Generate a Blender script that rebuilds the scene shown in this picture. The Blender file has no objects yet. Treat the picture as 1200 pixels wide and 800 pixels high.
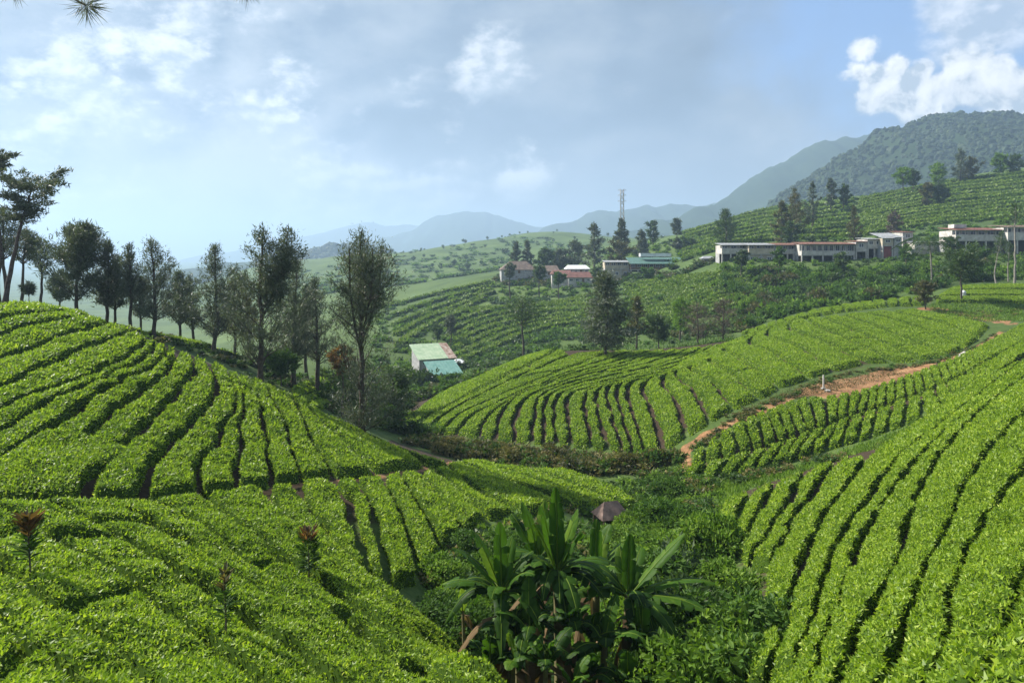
import bpy, bmesh, math, random
import numpy as np
from mathutils import Vector, Matrix, Euler

SC = bpy.context.scene
COL = SC.collection
rng = np.random.default_rng(7)
random.seed(7)

# ------------------------------------------------------------------ camera
F, CX, HY = 826.0, 600.0, 310.0        # focal length in photo pixels, centre column, eye-level row
cam_d = bpy.data.cameras.new('camera')
cam_d.sensor_fit = 'HORIZONTAL'; cam_d.sensor_width = 36.0
cam_d.lens = 36.0 * F / 1200.0
cam_d.shift_y = -90.0 / 1200.0
cam_d.clip_start = 0.05; cam_d.clip_end = 40000
cam = bpy.data.objects.new('camera', cam_d); COL.objects.link(cam)
cam.location = (0, 0, 0); cam.rotation_euler = (math.radians(90), 0, 0)
SC.camera = cam

# ------------------------------------------------------------------ light
SUN_AZ, SUN_EL = math.radians(-66), math.radians(41)      # azimuth from +Y, negative = left
sun_dir = Vector((math.sin(SUN_AZ) * math.cos(SUN_EL), math.cos(SUN_AZ) * math.cos(SUN_EL), math.sin(SUN_EL)))
sl = bpy.data.lights.new('sun', 'SUN'); sl.energy = 5.0; sl.angle = math.radians(0.6); sl.color = (1.0, 0.94, 0.84)
sun = bpy.data.objects.new('sun', sl); COL.objects.link(sun)
sun.rotation_euler = (-sun_dir).to_track_quat('-Z', 'Y').to_euler(); sun.location = (0, 0, 300)

VS = SC.view_settings
VS.view_transform = 'Standard'; VS.look = 'None'; VS.gamma = 1.0; VS.exposure = 1.12
try: VS.use_curve_mapping = False
except Exception: pass
cy = SC.cycles
cy.max_bounces = 6; cy.diffuse_bounces = 3; cy.glossy_bounces = 2; cy.transmission_bounces = 3
cy.volume_bounces = 1; cy.transparent_max_bounces = 4
cy.caustics_reflective = False; cy.caustics_refractive = False
cy.use_denoising = True
cy.sample_clamp_indirect = 6.0

# ---- node helpers
class NT:
    def __init__(s, tree): s.t = tree; s.n = tree.nodes; s.l = tree.links
    def new(s, typ, **kw):
        n = s.n.new(typ)
        for k, v in kw.items(): setattr(n, k, v)
        return n
    def put(s, sock, v):
        if hasattr(v, 'is_output') or isinstance(v, bpy.types.NodeSocket): s.l.new(v, sock)
        elif isinstance(v, (tuple, list)) and len(v) == 3 and sock.type == 'RGBA': sock.default_value = (*v, 1)
        else: sock.default_value = v
    def math(s, op, a, b=None, c=None, clamp=False):
        n = s.new('ShaderNodeMath', operation=op, use_clamp=clamp)
        for i, v in enumerate((a, b, c)):
            if v is not None: s.put(n.inputs[i], v)
        return n.outputs[0]
    def vmath(s, op, a, b=None):
        n = s.new('ShaderNodeVectorMath', operation=op)
        s.put(n.inputs[0], a)
        if b is not None: s.put(n.inputs[1], b)
        return n.outputs['Value'] if op in ('DOT_PRODUCT', 'LENGTH', 'DISTANCE') else n.outputs['Vector']
    def noise(s, vec, scale, detail=4, rough=0.55, dist=0.0, out='Fac'):
        n = s.new('ShaderNodeTexNoise'); s.put(n.inputs['Vector'], vec)
        n.inputs['Scale'].default_value = scale; n.inputs['Detail'].default_value = detail
        n.inputs['Roughness'].default_value = rough; n.inputs['Distortion'].default_value = dist
        return n.outputs[out]
    def ramp(s, fac, stops):
        n = s.new('ShaderNodeValToRGB'); s.put(n.inputs[0], fac)
        e = n.color_ramp.elements
        while len(e) < len(stops): e.new(0.5)
        for k, (p, c) in enumerate(stops): e[k].position = p; e[k].color = (*c, 1)
        return n.outputs[0]
    def mix(s, fac, a, b):
        n = s.new('ShaderNodeMix', data_type='RGBA'); s.put(n.inputs[0], fac); s.put(n.inputs[6], a); s.put(n.inputs[7], b)
        return n.outputs[2]
    def sstep(s, v, lo, hi):
        n = s.new('ShaderNodeMapRange', interpolation_type='SMOOTHSTEP'); s.put(n.inputs[0], v)
        n.inputs[1].default_value = lo; n.inputs[2].default_value = hi
        return n.outputs[0]

def pdir(px, py):                                        # a compass direction in the sky
    return Vector(((px - CX) / F, 1.0, (HY - py) / F)).normalized()

world = bpy.data.worlds.new('World'); SC.world = world; world.use_nodes = True
W = NT(world.node_tree); W.n.clear()
SKY_STRENGTH = 0.11
sky = W.new('ShaderNodeTexSky', sky_type='NISHITA', sun_disc=False)
sky.sun_elevation = SUN_EL; sky.sun_rotation = SUN_AZ; sky.altitude = 1500; sky.air_density = 1.0; sky.dust_density = 0.6; sky.ozone_density = 1.5
dirv = W.new('ShaderNodeTexCoord').outputs['Generated']
K = 1.0 / SKY_STRENGTH
def kc(*c): return tuple(K * x for x in c)
warp = W.noise(dirv, 2.2, 3, 0.5, out='Color')
warped = W.vmath('ADD', dirv, W.vmath('MULTIPLY', W.vmath('SUBTRACT', warp, (0.5, 0.5, 0.5)), (0.18, 0.18, 0.14)))
sep = W.new('ShaderNodeSeparateXYZ'); W.put(sep.inputs[0], dirv)
elev = sep.outputs[2]
# broad cloud deck, broken by noise; open blue where the deck has its gap
n_big = W.noise(warped, 1.7, 5, 0.55)
gapd = W.vmath('DOT_PRODUCT', dirv, tuple(pdir(1110, -95)))
gap = W.sstep(W.math('ADD', gapd, W.math('MULTIPLY', W.math('SUBTRACT', W.noise(dirv, 5.0, 8, 0.58), 0.5), 0.11)), 0.950, 0.990)
deck = W.math('SUBTRACT', W.sstep(n_big, 0.22, 0.40), gap, clamp=True)
flat = W.vmath('MULTIPLY', dirv, (1.0, 1.0, 1.55))
n_mid = W.noise(flat, 3.0, 9, 0.54)
n_off = W.noise(W.vmath('ADD', flat, (-0.030, 0.0, 0.035)), 3.0, 9, 0.54)
relief = W.math('MULTIPLY', W.math('SUBTRACT', n_mid, n_off), 1.6)
n_mid = W.math('ADD', n_mid, relief)
deck_col = W.ramp(n_mid, [(0.24, kc(0.075, 0.105, 0.150)), (0.46, kc(0.125, 0.165, 0.222)), (0.76, kc(0.29, 0.318, 0.35))])
bank = W.math('MULTIPLY', W.sstep(W.vmath('DOT_PRODUCT', dirv, tuple(pdir(720, 110))), 0.88, 0.985), 0.55)
deck_col = W.mix(bank, deck_col, kc(0.128, 0.164, 0.215))
blue = W.mix(0.6, sky.outputs[0], kc(0.10, 0.175, 0.33))
c1 = W.mix(deck, blue, deck_col)
# bright wisps: thin torn cloud lit from the sun's side
n_w = W.noise(flat, 6.5, 10, 0.58)
n_wo = W.noise(W.vmath('ADD', flat, (-0.010, 0.0, 0.012)), 6.5, 10, 0.58)
w_rel = W.sstep(W.math('SUBTRACT', n_w, n_wo), -0.06, 0.10)
def blob(px, py, lo, hi):
    return W.sstep(W.vmath('DOT_PRODUCT', dirv, tuple(pdir(px, py))), lo, hi)
regs = None
for (px, py, lo, hi, amt) in ((172, 105, .983, .9985, .85), (50, 60, .970, .995, .72), (-60, 160, .95, .99, .75), (45, 175, .990, .999, .9), (320, 108, .996, .9996, .9),
                              (575, 78, .9968, .9999, .72), (612, 188, .9970, .9999, .8), (470, 190, .985, .998, .5), (1150, 8, .996, .9995, .75), (385, 205, .99, .999, .6), (240, 30, .985, .998, .6)):
    b = W.math('MULTIPLY', blob(px, py, lo, hi), amt)
    regs = b if regs is None else W.math('MAXIMUM', regs, b)
wisp = W.math('MULTIPLY', W.sstep(W.math('ADD', n_w, W.math('MULTIPLY', regs, 0.19)), 0.565, 0.70), W.math('ADD', W.math('MULTIPLY', regs, 0.85), 0.10), clamp=True)
c2 = W.mix(wisp, c1, W.mix(w_rel, kc(0.25, 0.29, 0.335), kc(0.56, 0.565, 0.575)))
# pale brightness towards the horizon
hz = W.sstep(elev, 0.22, 0.0)
c3 = W.mix(W.math('MULTIPLY', hz, 0.55), c2, kc(0.29, 0.305, 0.325))
# heaped cumulus over the forested mountain
cn = W.noise(dirv, 34.0, 9, 0.58, 0.3)
cn2 = W.noise(dirv, 9.0, 3, 0.5)
cum = None
for (px, py, r) in ((1011, 58, .018), (1004, 84, .014), (1030, 92, .024), (1052, 82, .020), (1075, 88, .020), (1108, 104, .026), (1130, 82, .026), (1152, 96, .034), (1180, 112, .030),
                    (1212, 114, .034), (1080, 116, .030), (1050, 104, .026), (1030, 112, .022), (1250, 118, .04), (1310, 116, .05), (1400, 112, .06)):
    d = W.vmath('DISTANCE', dirv, tuple(pdir(px, py)))
    dd = W.math('SUBTRACT', d, r)
    cum = dd if cum is None else W.math('MINIMUM', cum, dd)
edge = W.math('ADD', cum, W.math('ADD', W.math('MULTIPLY', W.math('SUBTRACT', cn, 0.5), 0.040), W.math('MULTIPLY', W.math('SUBTRACT', cn2, 0.5), 0.016)))
cmask = W.sstep(edge, 0.004, -0.006)
sh1 = W.noise(dirv, 24.0, 8, 0.58, 0.3); sh2 = W.noise(W.vmath('ADD', dirv, (-0.008, 0.0, 0.009)), 24.0, 8, 0.58, 0.3)
shade = W.math('ADD', W.math('MULTIPLY', W.math('SUBTRACT', sh1, sh2), 1.6), W.math('ADD', 0.56, W.math('MULTIPLY', W.math('SUBTRACT', elev, 0.245), 1.5)))
ccol = W.ramp(shade, [(0.36, kc(0.26, 0.30, 0.35)), (0.52, kc(0.45, 0.465, 0.48)), (0.75, kc(0.58, 0.58, 0.575))])
c4 = W.mix(cmask, c3, ccol)
bgn = W.new('ShaderNodeBackground'); W.put(bgn.inputs[0], c4); bgn.inputs[1].default_value = SKY_STRENGTH
wo = W.new('ShaderNodeOutputWorld'); W.l.new(bgn.outputs[0], wo.inputs[0])
try: world.cycles.sampling_method = 'MANUAL'; world.cycles.sample_map_resolution = 512
except Exception: pass

# ------------------------------------------------------------------ noise (numpy value noise)
def _h(ix, iy, iz, seed):
    with np.errstate(over='ignore'):
        h = (ix.astype(np.int64) * 374761393 + iy.astype(np.int64) * 668265263 + iz.astype(np.int64) * 2147483647 + seed * 974711)
        h = (h ^ (h >> 13)) * 1274126177
        h = h ^ (h >> 16)
    return (h & 0xFFFF) / 65535.0
def vnoise(x, y, z=None, seed=0):
    x = np.asarray(x, float); y = np.asarray(y, float); z = np.zeros_like(x) if z is None else np.asarray(z, float)
    ix, iy, iz = np.floor(x), np.floor(y), np.floor(z)
    fx, fy, fz = x - ix, y - iy, z - iz
    fx, fy, fz = [t * t * (3 - 2 * t) for t in (fx, fy, fz)]
    ix, iy, iz = ix.astype(np.int64), iy.astype(np.int64), iz.astype(np.int64)
    r = 0
    for a in (0, 1):
        for b in (0, 1):
            for c in (0, 1):
                r = r + _h(ix + a, iy + b, iz + c, seed) * (fx if a else 1 - fx) * (fy if b else 1 - fy) * (fz if c else 1 - fz)
    return r * 2 - 1
def fbm(x, y, z=None, oct=4, seed=0, gain=0.5):
    s = 0; a = 1.0; f = 1.0
    for k in range(oct):
        s = s + a * vnoise(np.asarray(x) * f, np.asarray(y) * f, None if z is None else np.asarray(z) * f, seed + k * 17); a *= gain; f *= 2.03
    return s

# ------------------------------------------------------------------ the lie of the land
# each line: bearing, then (row seen from the eye, distance in metres) down the profile
PROF = {
 -600: [(1000,3),(860,7),(600,15),(540,20),(420,30),(350,40),(338,48),(350,60),(390,85),(405,140),(390,300),(350,900),(322,2000)],
 -300: [(1010,3),(880,6.5),(620,14),(560,18),(430,29),(345,41),(340,47),(350,58),(390,80),(410,140),(395,300),(350,900),(322,2000)],
 0:   [(1030,3),(800,8),(690,11.5),(620,15),(575,18),(530,20.5),(480,24),(430,29),(390,34),(360,38),(348,41),(347,45),(352,55),(385,75),(415,120),(400,300),(352,900),(325,2000)],
 150: [(1030,3),(800,9),(700,12.5),(620,16.5),(576,19.5),(540,21.5),(490,25.5),(440,31),(400,37),(379,41.5),(378,45),(384,54),(384,60),(410,78),(425,120),(405,300),(352,800),(324,2000)],
 230: [(1030,3),(800,9.5),(705,13),(630,17),(582,20.5),(555,23),(505,28),(455,33.5),(425,38.5),(410,42),(409,46),(412,52),(396,62),(412,78),(425,120),(402,300),(345,800),(322,2000)],
 300: [(1030,3),(800,10),(720,13.5),(640,18),(590,22),(562,24.5),(540,27),(500,31.5),(470,35.5),(450,39.5),(441,42.5),(443,48),(436,58),(420,66),(420,80),(420,110),(402,180),(372,300),(325,700),(312,850),(312,2000)],
 400: [(1030,3),(830,10),(740,14),(680,17.5),(620,22),(580,26),(551,30),(530,33),(505,38),(492,42.5),(490,47),(488,54),(470,64),(452,74),(432,95),(415,130),(395,180),(360,280),(322,600),(300,750),(308,2000)],
 470: [(1030,3),(860,10),(765,13.5),(705,17),(655,20.5),(605,25.5),(565,31),(540,37),(524,43),(514,49),(514,58),(500,68),(488,73),(480,84),(462,110),(430,140),(400,170),(360,240),(330,450),(296,700),(300,900),(308,2000)],
 560: [(1030,3),(860,8.8),(765,12.5),(800,15),(770,18),(690,22),(628,26),(592,32),(562,38),(546,44),(538,50),(538,55),(522,59.5),(507,62),(490,67),(470,74),(450,80),(436,86),(440,100),(430,130),(395,180),(350,240),(325,275),(318,450),(282,760),(290,1000),(306,2000)],
 640: [(1030,3),(840,9.3),(860,13),(810,17),(730,21),(660,25),(618,30),(592,35),(570,40),(555,45),(546,50),(536,54),(518,56.5),(490,62),(465,68),(440,77),(420,86),(407,93),(410,105),(420,130),(405,160),(375,200),(340,245),(322,262),(318,300),(310,450),(272,800),(270,850),(285,1100),(305,2000)],
 750: [(1030,3),(900,9),(880,13),(820,17),(750,21),(690,25),(642,30),(604,37),(588,41),(568,45),(552,48),(526,52.5),(490,58),(460,66),(430,76),(412,90),(405,98),(408,110),(400,135),(370,180),(335,215),(320,240),(312,265),(292,320),(285,400),(280,800),(285,1000),(304,2000)],
 850: [(1000,3),(880,8),(820,12),(780,15),(720,19),(660,24),(620,29),(592,34),(577,38),(572,41),(550,44),(520,48),(490,52),(480,54),(465,58),(440,65),(420,75),(400,92),(393,102),(396,112),(380,135),(340,165),(312,185),(304,195),(290,235),(268,295),(257,335),(265,450),(282,1000),(303,2000)],
 950: [(950,3),(830,8),(760,11),(700,15),(640,21),(590,29),(560,34.5),(540,40),(537,44),(515,48),(480,54),(449,62),(441,65),(430,70),(400,84),(378,98),(364,106),(362,112),(366,122),(345,145),(312,175),(303,193),(285,220),(258,272),(238,325),(236,340),(255,450),(285,1000),(303,2000)],
 1050:[(910,3.2),(800,7),(730,10),(670,14),(610,20),(560,27),(520,36),(505,43),(495,48),(470,55),(447,62),(432,70),(415,76),(395,85),(375,95),(354,110),(346,116),(350,125),(335,145),(312,172),(300,187),(280,215),(252,265),(228,320),(224,335),(240,430),(285,1000),(303,2000)],
 1150:[(870,3.5),(780,6.5),(700,9.5),(630,14.5),(560,22),(510,30),(470,40),(446,50),(435,56),(415,66),(403,78),(388,86),(370,98),(360,108),(346,115),(332,124),(328,132),(318,150),(302,172),(296,184),(268,215),(232,275),(208,320),(204,335),(215,430),(285,1000),(303,2000)],
 1250:[(850,3.5),(780,6.2),(690,9.5),(600,16),(530,24),(470,35),(420,50),(400,58),(392,68),(380,85),(366,100),(346,115),(331,124),(327,132),(314,150),(298,172),(290,184),(255,220),(218,275),(196,315),(192,335),(205,430),(285,1000),(303,2000)],
 1500:[(840,3.5),(700,7),(560,15),(470,28),(400,45),(370,60),(350,85),(340,110),(325,130),(305,160),(285,185),(205,275),(180,320),(178,335),(195,430),(285,1000),(303,2000)],
 1900:[(830,3.5),(690,7),(550,15),(460,28),(395,45),(365,60),(345,85),(335,110),(320,130),(300,160),(280,185),(205,275),(180,320),(178,335),(195,430),(285,1000),(303,2000)],
}
LY0, LY1, NLY = math.log(2.5), math.log(7200.0), 700
PX0, PX1, NPX = -600, 1860, 493
LYS = np.linspace(LY0, LY1, NLY); PXS = np.linspace(PX0, PX1, NPX)
def _gauss(A, sig, ax):
    r = int(sig * 3) + 1
    k = np.exp(-0.5 * (np.arange(-r, r + 1) / sig) ** 2); k /= k.sum()
    pad = [(0, 0), (0, 0)]; pad[ax] = (r, r)
    B = np.pad(A, pad, mode='edge')
    return np.apply_along_axis(lambda v: np.convolve(v, k, 'valid'), ax, B)
def _build():
    keys = sorted(PROF)
    cols = []
    for k in keys:
        p = PROF[k] + [(307, 4500), (309, 9000)]
        ly = np.log([q[1] for q in p]); py = np.array([q[0] for q in p], float)
        s = (HY - py) / F
        cols.append(np.interp(LYS, ly, s))
    cols = np.array(cols)
    out = np.empty((NPX, NLY))
    kx = np.array(keys, float)
    # Catmull-Rom across bearings
    idx = np.clip(np.searchsorted(kx, PXS, 'right') - 1, 0, len(kx) - 2)
    for i, (x, j) in enumerate(zip(PXS, idx)):
        t = (x - kx[j]) / (kx[j + 1] - kx[j]); t = min(max(t, 0), 1)
        p1, p2 = cols[j], cols[j + 1]
        p0 = cols[j - 1] if j > 0 else p1; p3 = cols[j + 2] if j + 2 < len(kx) else p2
        d10 = (kx[j + 1] - kx[j - 1]) if j > 0 else (kx[j + 1] - kx[j])
        d32 = (kx[j + 2] - kx[j]) if j + 2 < len(kx) else (kx[j + 1] - kx[j])
        h = kx[j + 1] - kx[j]
        m1 = (p2 - p0) / d10 * h if j > 0 else (p2 - p1); m2 = (p3 - p1) / d32 * h if j + 2 < len(kx) else (p2 - p1)
        t2, t3 = t * t, t * t * t
        out[i] = (2*t3 - 3*t2 + 1) * p1 + (t3 - 2*t2 + t) * m1 + (-2*t3 + 3*t2) * p2 + (t3 - t2) * m2
    out = _gauss(out, 2.2, 1); out = _gauss(out, 4.0, 0)
    return out
S = _build()                                             # slope seen from the eye: Z / Y of the crop tops
YS = np.exp(LYS)
TOP = S * YS[None, :]
XG = (PXS[:, None] - CX) / F * YS[None, :]; YG = np.broadcast_to(YS[None, :], XG.shape)
far_w = np.clip((YG - 150) / 150, 0, 1)
TOP = TOP + far_w * 1.2 * fbm(XG / 40, YG / 40, oct=4, seed=3) * np.clip(1 - (YG - 1200) / 2000, 0, 1)
HEDGE = 0.52
GRD = TOP - HEDGE * np.clip((190 - YG) / 40, 0, 1)
GRD = GRD + 0.06 * fbm(XG / 1.7, YG / 1.7, oct=3, seed=11) * np.clip((200 - YG) / 60, 0, 1)
def _look(A, x, y):
    x = np.asarray(x, float); y = np.asarray(y, float)
    px = CX + F * x / y
    u = np.clip((px - PX0) / (PX1 - PX0) * (NPX - 1), 0, NPX - 1.001); v = np.clip((np.log(y) - LY0) / (LY1 - LY0) * (NLY - 1), 0, NLY - 1.001)
    i, j = u.astype(int), v.astype(int); fu, fv = u - i, v - j
    return (A[i, j] * (1 - fu) * (1 - fv) + A[i + 1, j] * fu * (1 - fv) + A[i, j + 1] * (1 - fu) * fv + A[i + 1, j + 1] * fu * fv)
def top(x, y): return _look(TOP, x, y)
def ground(x, y): return float(_look(GRD, np.array([x]), np.array([y]))[0])
def groundv(x, y): return _look(GRD, x, y)
PYG = HY - F * TOP / YG
def cast(px, py, ymin=3.0, ymax=6000.0):
    """where the sight line through a bearing and row meets the crop tops, beyond ymin metres"""
    u = min(max((px - PX0) / (PX1 - PX0) * (NPX - 1), 0), NPX - 1.001); i = int(u); f = u - i
    prof = PYG[i] * (1 - f) + PYG[i + 1] * f
    j0 = int(np.searchsorted(YS, ymin))
    j1 = int(np.searchsorted(YS, ymax))
    hit = np.nonzero(prof[j0:j1] <= py)[0]
    if len(hit) == 0: j = j0 + int(np.argmin(prof[j0:j1]))
    else: j = j0 + hit[0]
    y = YS[j]
    if j > j0 and prof[j - 1] > py >= prof[j]:
        t = (prof[j - 1] - py) / (prof[j - 1] - prof[j]); y = math.exp(LYS[j - 1] + t * (LYS[j] - LYS[j - 1]))
    return ((px - CX) / F * y, y)
def at(px, Y): return ((px - CX) / F * Y, Y)
def zrow(py, Y): return (HY - py) / F * Y

# ------------------------------------------------------------------ materials
MATS = {}
def mat(name):
    m = bpy.data.materials.new(name); m.use_nodes = True; m.node_tree.nodes.clear(); MATS[name] = m
    return m, NT(m.node_tree)
def finish(t, shader, disp=None):
    o = t.new('ShaderNodeOutputMaterial'); t.l.new(shader, o.inputs[0])
def principled(t, col, rough=0.6, spec=0.5, bump=None, bs=0.3, metal=0.0):
    p = t.new('ShaderNodeBsdfPrincipled'); t.put(p.inputs['Base Color'], col); t.put(p.inputs['Roughness'], rough)
    p.inputs['Specular IOR Level'].default_value = spec; p.inputs['Metallic'].default_value = metal
    if bump is not None:
        b = t.new('ShaderNodeBump'); b.inputs['Strength'].default_value = bs; t.put(b.inputs['Height'], bump); t.l.new(b.outputs[0], p.inputs['Normal'])
    return p.outputs[0]
def leaf_mat(name, stops, trans=0.35, tcol=1.5, rough=0.42, spec=0.4, vary=0.25, vscale=0.35):
    """leaf: colour by a per-leaf random number and a slow drift over the plants"""
    m, t = mat(name)
    a = t.new('ShaderNodeAttribute', attribute_name='tint').outputs['Fac']
    pos = t.new('ShaderNodeNewGeometry').outputs['Position']
    v = t.math('MULTIPLY', t.math('SUBTRACT', t.noise(pos, vscale, 3, 0.6), 0.5), vary * 2)
    col = t.ramp(t.math('ADD', a, v, clamp=True), stops)
    p = principled(t, col, rough, spec)
    tr = t.new('ShaderNodeBsdfTranslucent')
    mul = t.new('ShaderNodeMix', data_type='RGBA', blend_type='MULTIPLY'); mul.inputs[0].default_value = 1
    t.l.new(col, mul.inputs[6]); mul.inputs[7].default_value = (tcol * 1.1, tcol * 1.15, tcol * 0.55, 1); mul.clamp_result = False
    t.l.new(mul.outputs[2], tr.inputs[0])
    mx = t.new('ShaderNodeMixShader'); mx.inputs[0].default_value = trans
    t.l.new(p, mx.inputs[1]); t.l.new(tr.outputs[0], mx.inputs[2]); finish(t, mx.outputs[0])
    return m
leaf_mat('tea_leaf', [(0.0, (0.050, 0.105, 0.010)), (0.40, (0.152, 0.248, 0.019)), (0.75, (0.272, 0.375, 0.032)), (1.0, (0.41, 0.48, 0.07))], 0.36, 1.5, 0.48, 0.28, 0.22, 0.30)
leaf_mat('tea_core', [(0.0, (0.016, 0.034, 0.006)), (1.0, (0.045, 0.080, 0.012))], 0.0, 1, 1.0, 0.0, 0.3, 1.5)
leaf_mat('tea_far', [(0.0, (0.05, 0.09, 0.014)), (0.45, (0.125, 0.20, 0.024)), (1.0, (0.22, 0.30, 0.04))], 0.25, 1.4, 0.5, 0.3, 0.3, 0.05)
leaf_mat('pine_leaf', [(0.0, (0.045, 0.062, 0.044)), (0.6, (0.105, 0.132, 0.088)), (1.0, (0.19, 0.22, 0.15))], 0.22, 1.2, 0.5, 0.3, 0.2, 0.5)
leaf_mat('tree_leaf', [(0.0, (0.022, 0.045, 0.014)), (0.6, (0.052, 0.092, 0.026)), (1.0, (0.10, 0.155, 0.04))], 0.30, 1.4, 0.5, 0.3, 0.25, 0.4)
leaf_mat('olive_leaf', [(0.0, (0.040, 0.045, 0.018)), (0.6, (0.085, 0.088, 0.032)), (1.0, (0.16, 0.13, 0.05))], 0.30, 1.4, 0.5, 0.3, 0.25, 0.4)
leaf_mat('rust_leaf', [(0.0, (0.06, 0.045, 0.02)), (0.6, (0.13, 0.075, 0.032)), (1.0, (0.22, 0.11, 0.045))], 0.35, 1.3, 0.5, 0.3, 0.25, 0.4)
leaf_mat('bare_twig', [(0.0, (0.085, 0.065, 0.05)), (1.0, (0.17, 0.14, 0.11))], 0.1, 1.0, 0.8, 0.1)
leaf_mat('shrub_leaf', [(0.0, (0.024, 0.055, 0.012)), (0.5, (0.060, 0.125, 0.022)), (0.9, (0.110, 0.190, 0.036)), (1.0, (0.17, 0.24, 0.06))], 0.32, 1.4, 0.55, 0.15, 0.25, 0.6)
leaf_mat('bright_leaf', [(0.0, (0.05, 0.10, 0.014)), (0.5, (0.11, 0.20, 0.025)), (1.0, (0.20, 0.29, 0.05))], 0.35, 1.4, 0.55, 0.15, 0.25, 0.6)
leaf_mat('dry_grass', [(0.0, (0.06, 0.075, 0.02)), (0.5, (0.15, 0.14, 0.05)), (1.0, (0.30, 0.24, 0.11))], 0.25, 1.2, 0.7, 0.2, 0.35, 0.25)
leaf_mat('forest_leaf', [(0.0, (0.008, 0.017, 0.008)), (0.5, (0.022, 0.040, 0.016)), (1.0, (0.050, 0.074, 0.027))], 0.1, 1.2, 0.7, 0.2, 0.4, 0.01)
leaf_mat('banana_leaf', [(0.0, (0.016, 0.045, 0.007)), (0.6, (0.050, 0.115, 0.012)), (1.0, (0.15, 0.23, 0.03))], 0.36, 1.6, 0.5, 0.10, 0.15, 1.0)
leaf_mat('dead_leaf', [(0.0, (0.06, 0.04, 0.02)), (1.0, (0.20, 0.14, 0.075))], 0.2, 1.2, 0.8, 0.1)

def simple(name, c1, c2, scale=2.0, rough=0.8, bs=0.3, detail=5, spec=0.3, coord='Object', lo=0.35, hi=0.65):
    m, t = mat(name)
    co = t.new('ShaderNodeTexCoord').outputs[coord]
    n = t.noise(co, scale, detail, 0.6)
    finish(t, principled(t, t.ramp(n, [(lo, c1), (hi, c2)]), rough, spec, t.noise(co, scale * 6, 3), bs))
    return m
simple('bark', (0.045, 0.034, 0.026), (0.11, 0.088, 0.07), 6, 0.9, 0.6)
simple('pale_bark', (0.16, 0.14, 0.12), (0.32, 0.29, 0.25), 4, 0.9, 0.4)
simple('stem', (0.10, 0.085, 0.045), (0.20, 0.19, 0.08), 5, 0.7, 0.4)
simple('white_wall', (0.34, 0.32, 0.29), (0.60, 0.57, 0.53), 0.9, 0.85, 0.1)
simple('cream_wall', (0.36, 0.31, 0.23), (0.54, 0.47, 0.36), 0.9, 0.85, 0.1)
simple('grey_wall', (0.25, 0.25, 0.25), (0.42, 0.42, 0.41), 1.5, 0.9, 0.1)
simple('concrete', (0.30, 0.29, 0.27), (0.50, 0.48, 0.45), 2.0, 0.9, 0.2)
simple('red_wall', (0.20, 0.06, 0.06), (0.30, 0.09, 0.09), 1.2, 0.8, 0.1)
simple('void_shade', (0.02, 0.02, 0.02), (0.05, 0.045, 0.04), 1.0, 0.9, 0.0)
simple('rust_roof', (0.11, 0.055, 0.042), (0.24, 0.125, 0.09), 1.0, 0.75, 0.2)
simple('red_roof', (0.13, 0.06, 0.048), (0.22, 0.105, 0.085), 0.8, 0.7, 0.2)
simple('grey_roof', (0.20, 0.21, 0.22), (0.36, 0.37, 0.38), 1.0, 0.6, 0.2)
simple('brown_roof', (0.10, 0.075, 0.06), (0.20, 0.15, 0.12), 1.0, 0.8, 0.2)
simple('hut_roof', (0.13, 0.09, 0.075), (0.26, 0.18, 0.15), 3.0, 0.9, 0.3)
simple('tan_roof', (0.22, 0.13, 0.09), (0.48, 0.40, 0.34), 1.6, 0.8, 0.2)
simple('teal_roof', (0.13, 0.28, 0.24), (0.21, 0.37, 0.32), 1.2, 0.5, 0.1)
simple('dark_teal_roof', (0.06, 0.13, 0.11), (0.10, 0.18, 0.155), 0.8, 0.6, 0.1)
simple('mint_roof', (0.30, 0.42, 0.26), (0.46, 0.54, 0.38), 1.2, 0.6, 0.1)
simple('white_sheet', (0.62, 0.64, 0.66), (0.82, 0.83, 0.84), 0.8, 0.5, 0.1)
simple('timber', (0.10, 0.06, 0.04), (0.20, 0.13, 0.085), 3.0, 0.8, 0.3)
simple('steel', (0.22, 0.23, 0.24), (0.34, 0.35, 0.36), 2.0, 0.5, 0.1)
m, t = mat('glass'); finish(t, principled(t, (0.03, 0.04, 0.05), 0.08, 0.6))

# ground: soil between the hedges, dirt track, grass; the mix is a map of what grows where
m, t = mat('ground_cover')
pos = t.new('ShaderNodeNewGeometry').outputs['Position']
zc = t.new('ShaderNodeAttribute', attribute_name='cover').outputs['Color']
sp = t.new('ShaderNodeSeparateColor'); t.l.new(zc, sp.inputs[0])
nb = t.noise(pos, 0.9, 6, 0.65); nf = t.noise(pos, 6.0, 5, 0.6); nl = t.noise(pos, 0.03, 5, 0.6)
soil = t.ramp(nf, [(0.3, (0.022, 0.015, 0.009)), (0.7, (0.062, 0.042, 0.025))])  # brown soil, its colour deepened to carry the shadow in the furrows
dirt = t.ramp(t.math('ADD', t.math('MULTIPLY', nb, 0.6), t.math('MULTIPLY', nf, 0.4)), [(0.36, (0.075, 0.05, 0.03)), (0.5, (0.24, 0.125, 0.058)), (0.64, (0.40, 0.25, 0.13))])
grass = t.ramp(t.math('ADD', t.math('MULTIPLY', nb, 0.5), t.math('MULTIPLY', nf, 0.5)), [(0.3, (0.030, 0.055, 0.012)), (0.5, (0.060, 0.100, 0.022)), (0.72, (0.115, 0.150, 0.042))])
wv = t.new('ShaderNodeTexWave', wave_type='BANDS', bands_direction='Y'); t.put(wv.inputs['Vector'], pos); wv.inputs['Scale'].default_value = 0.16; wv.inputs['Distortion'].default_value = 9.0; wv.inputs['Detail'].default_value = 3; wv.inputs['Detail Scale'].default_value = 0.25
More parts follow.
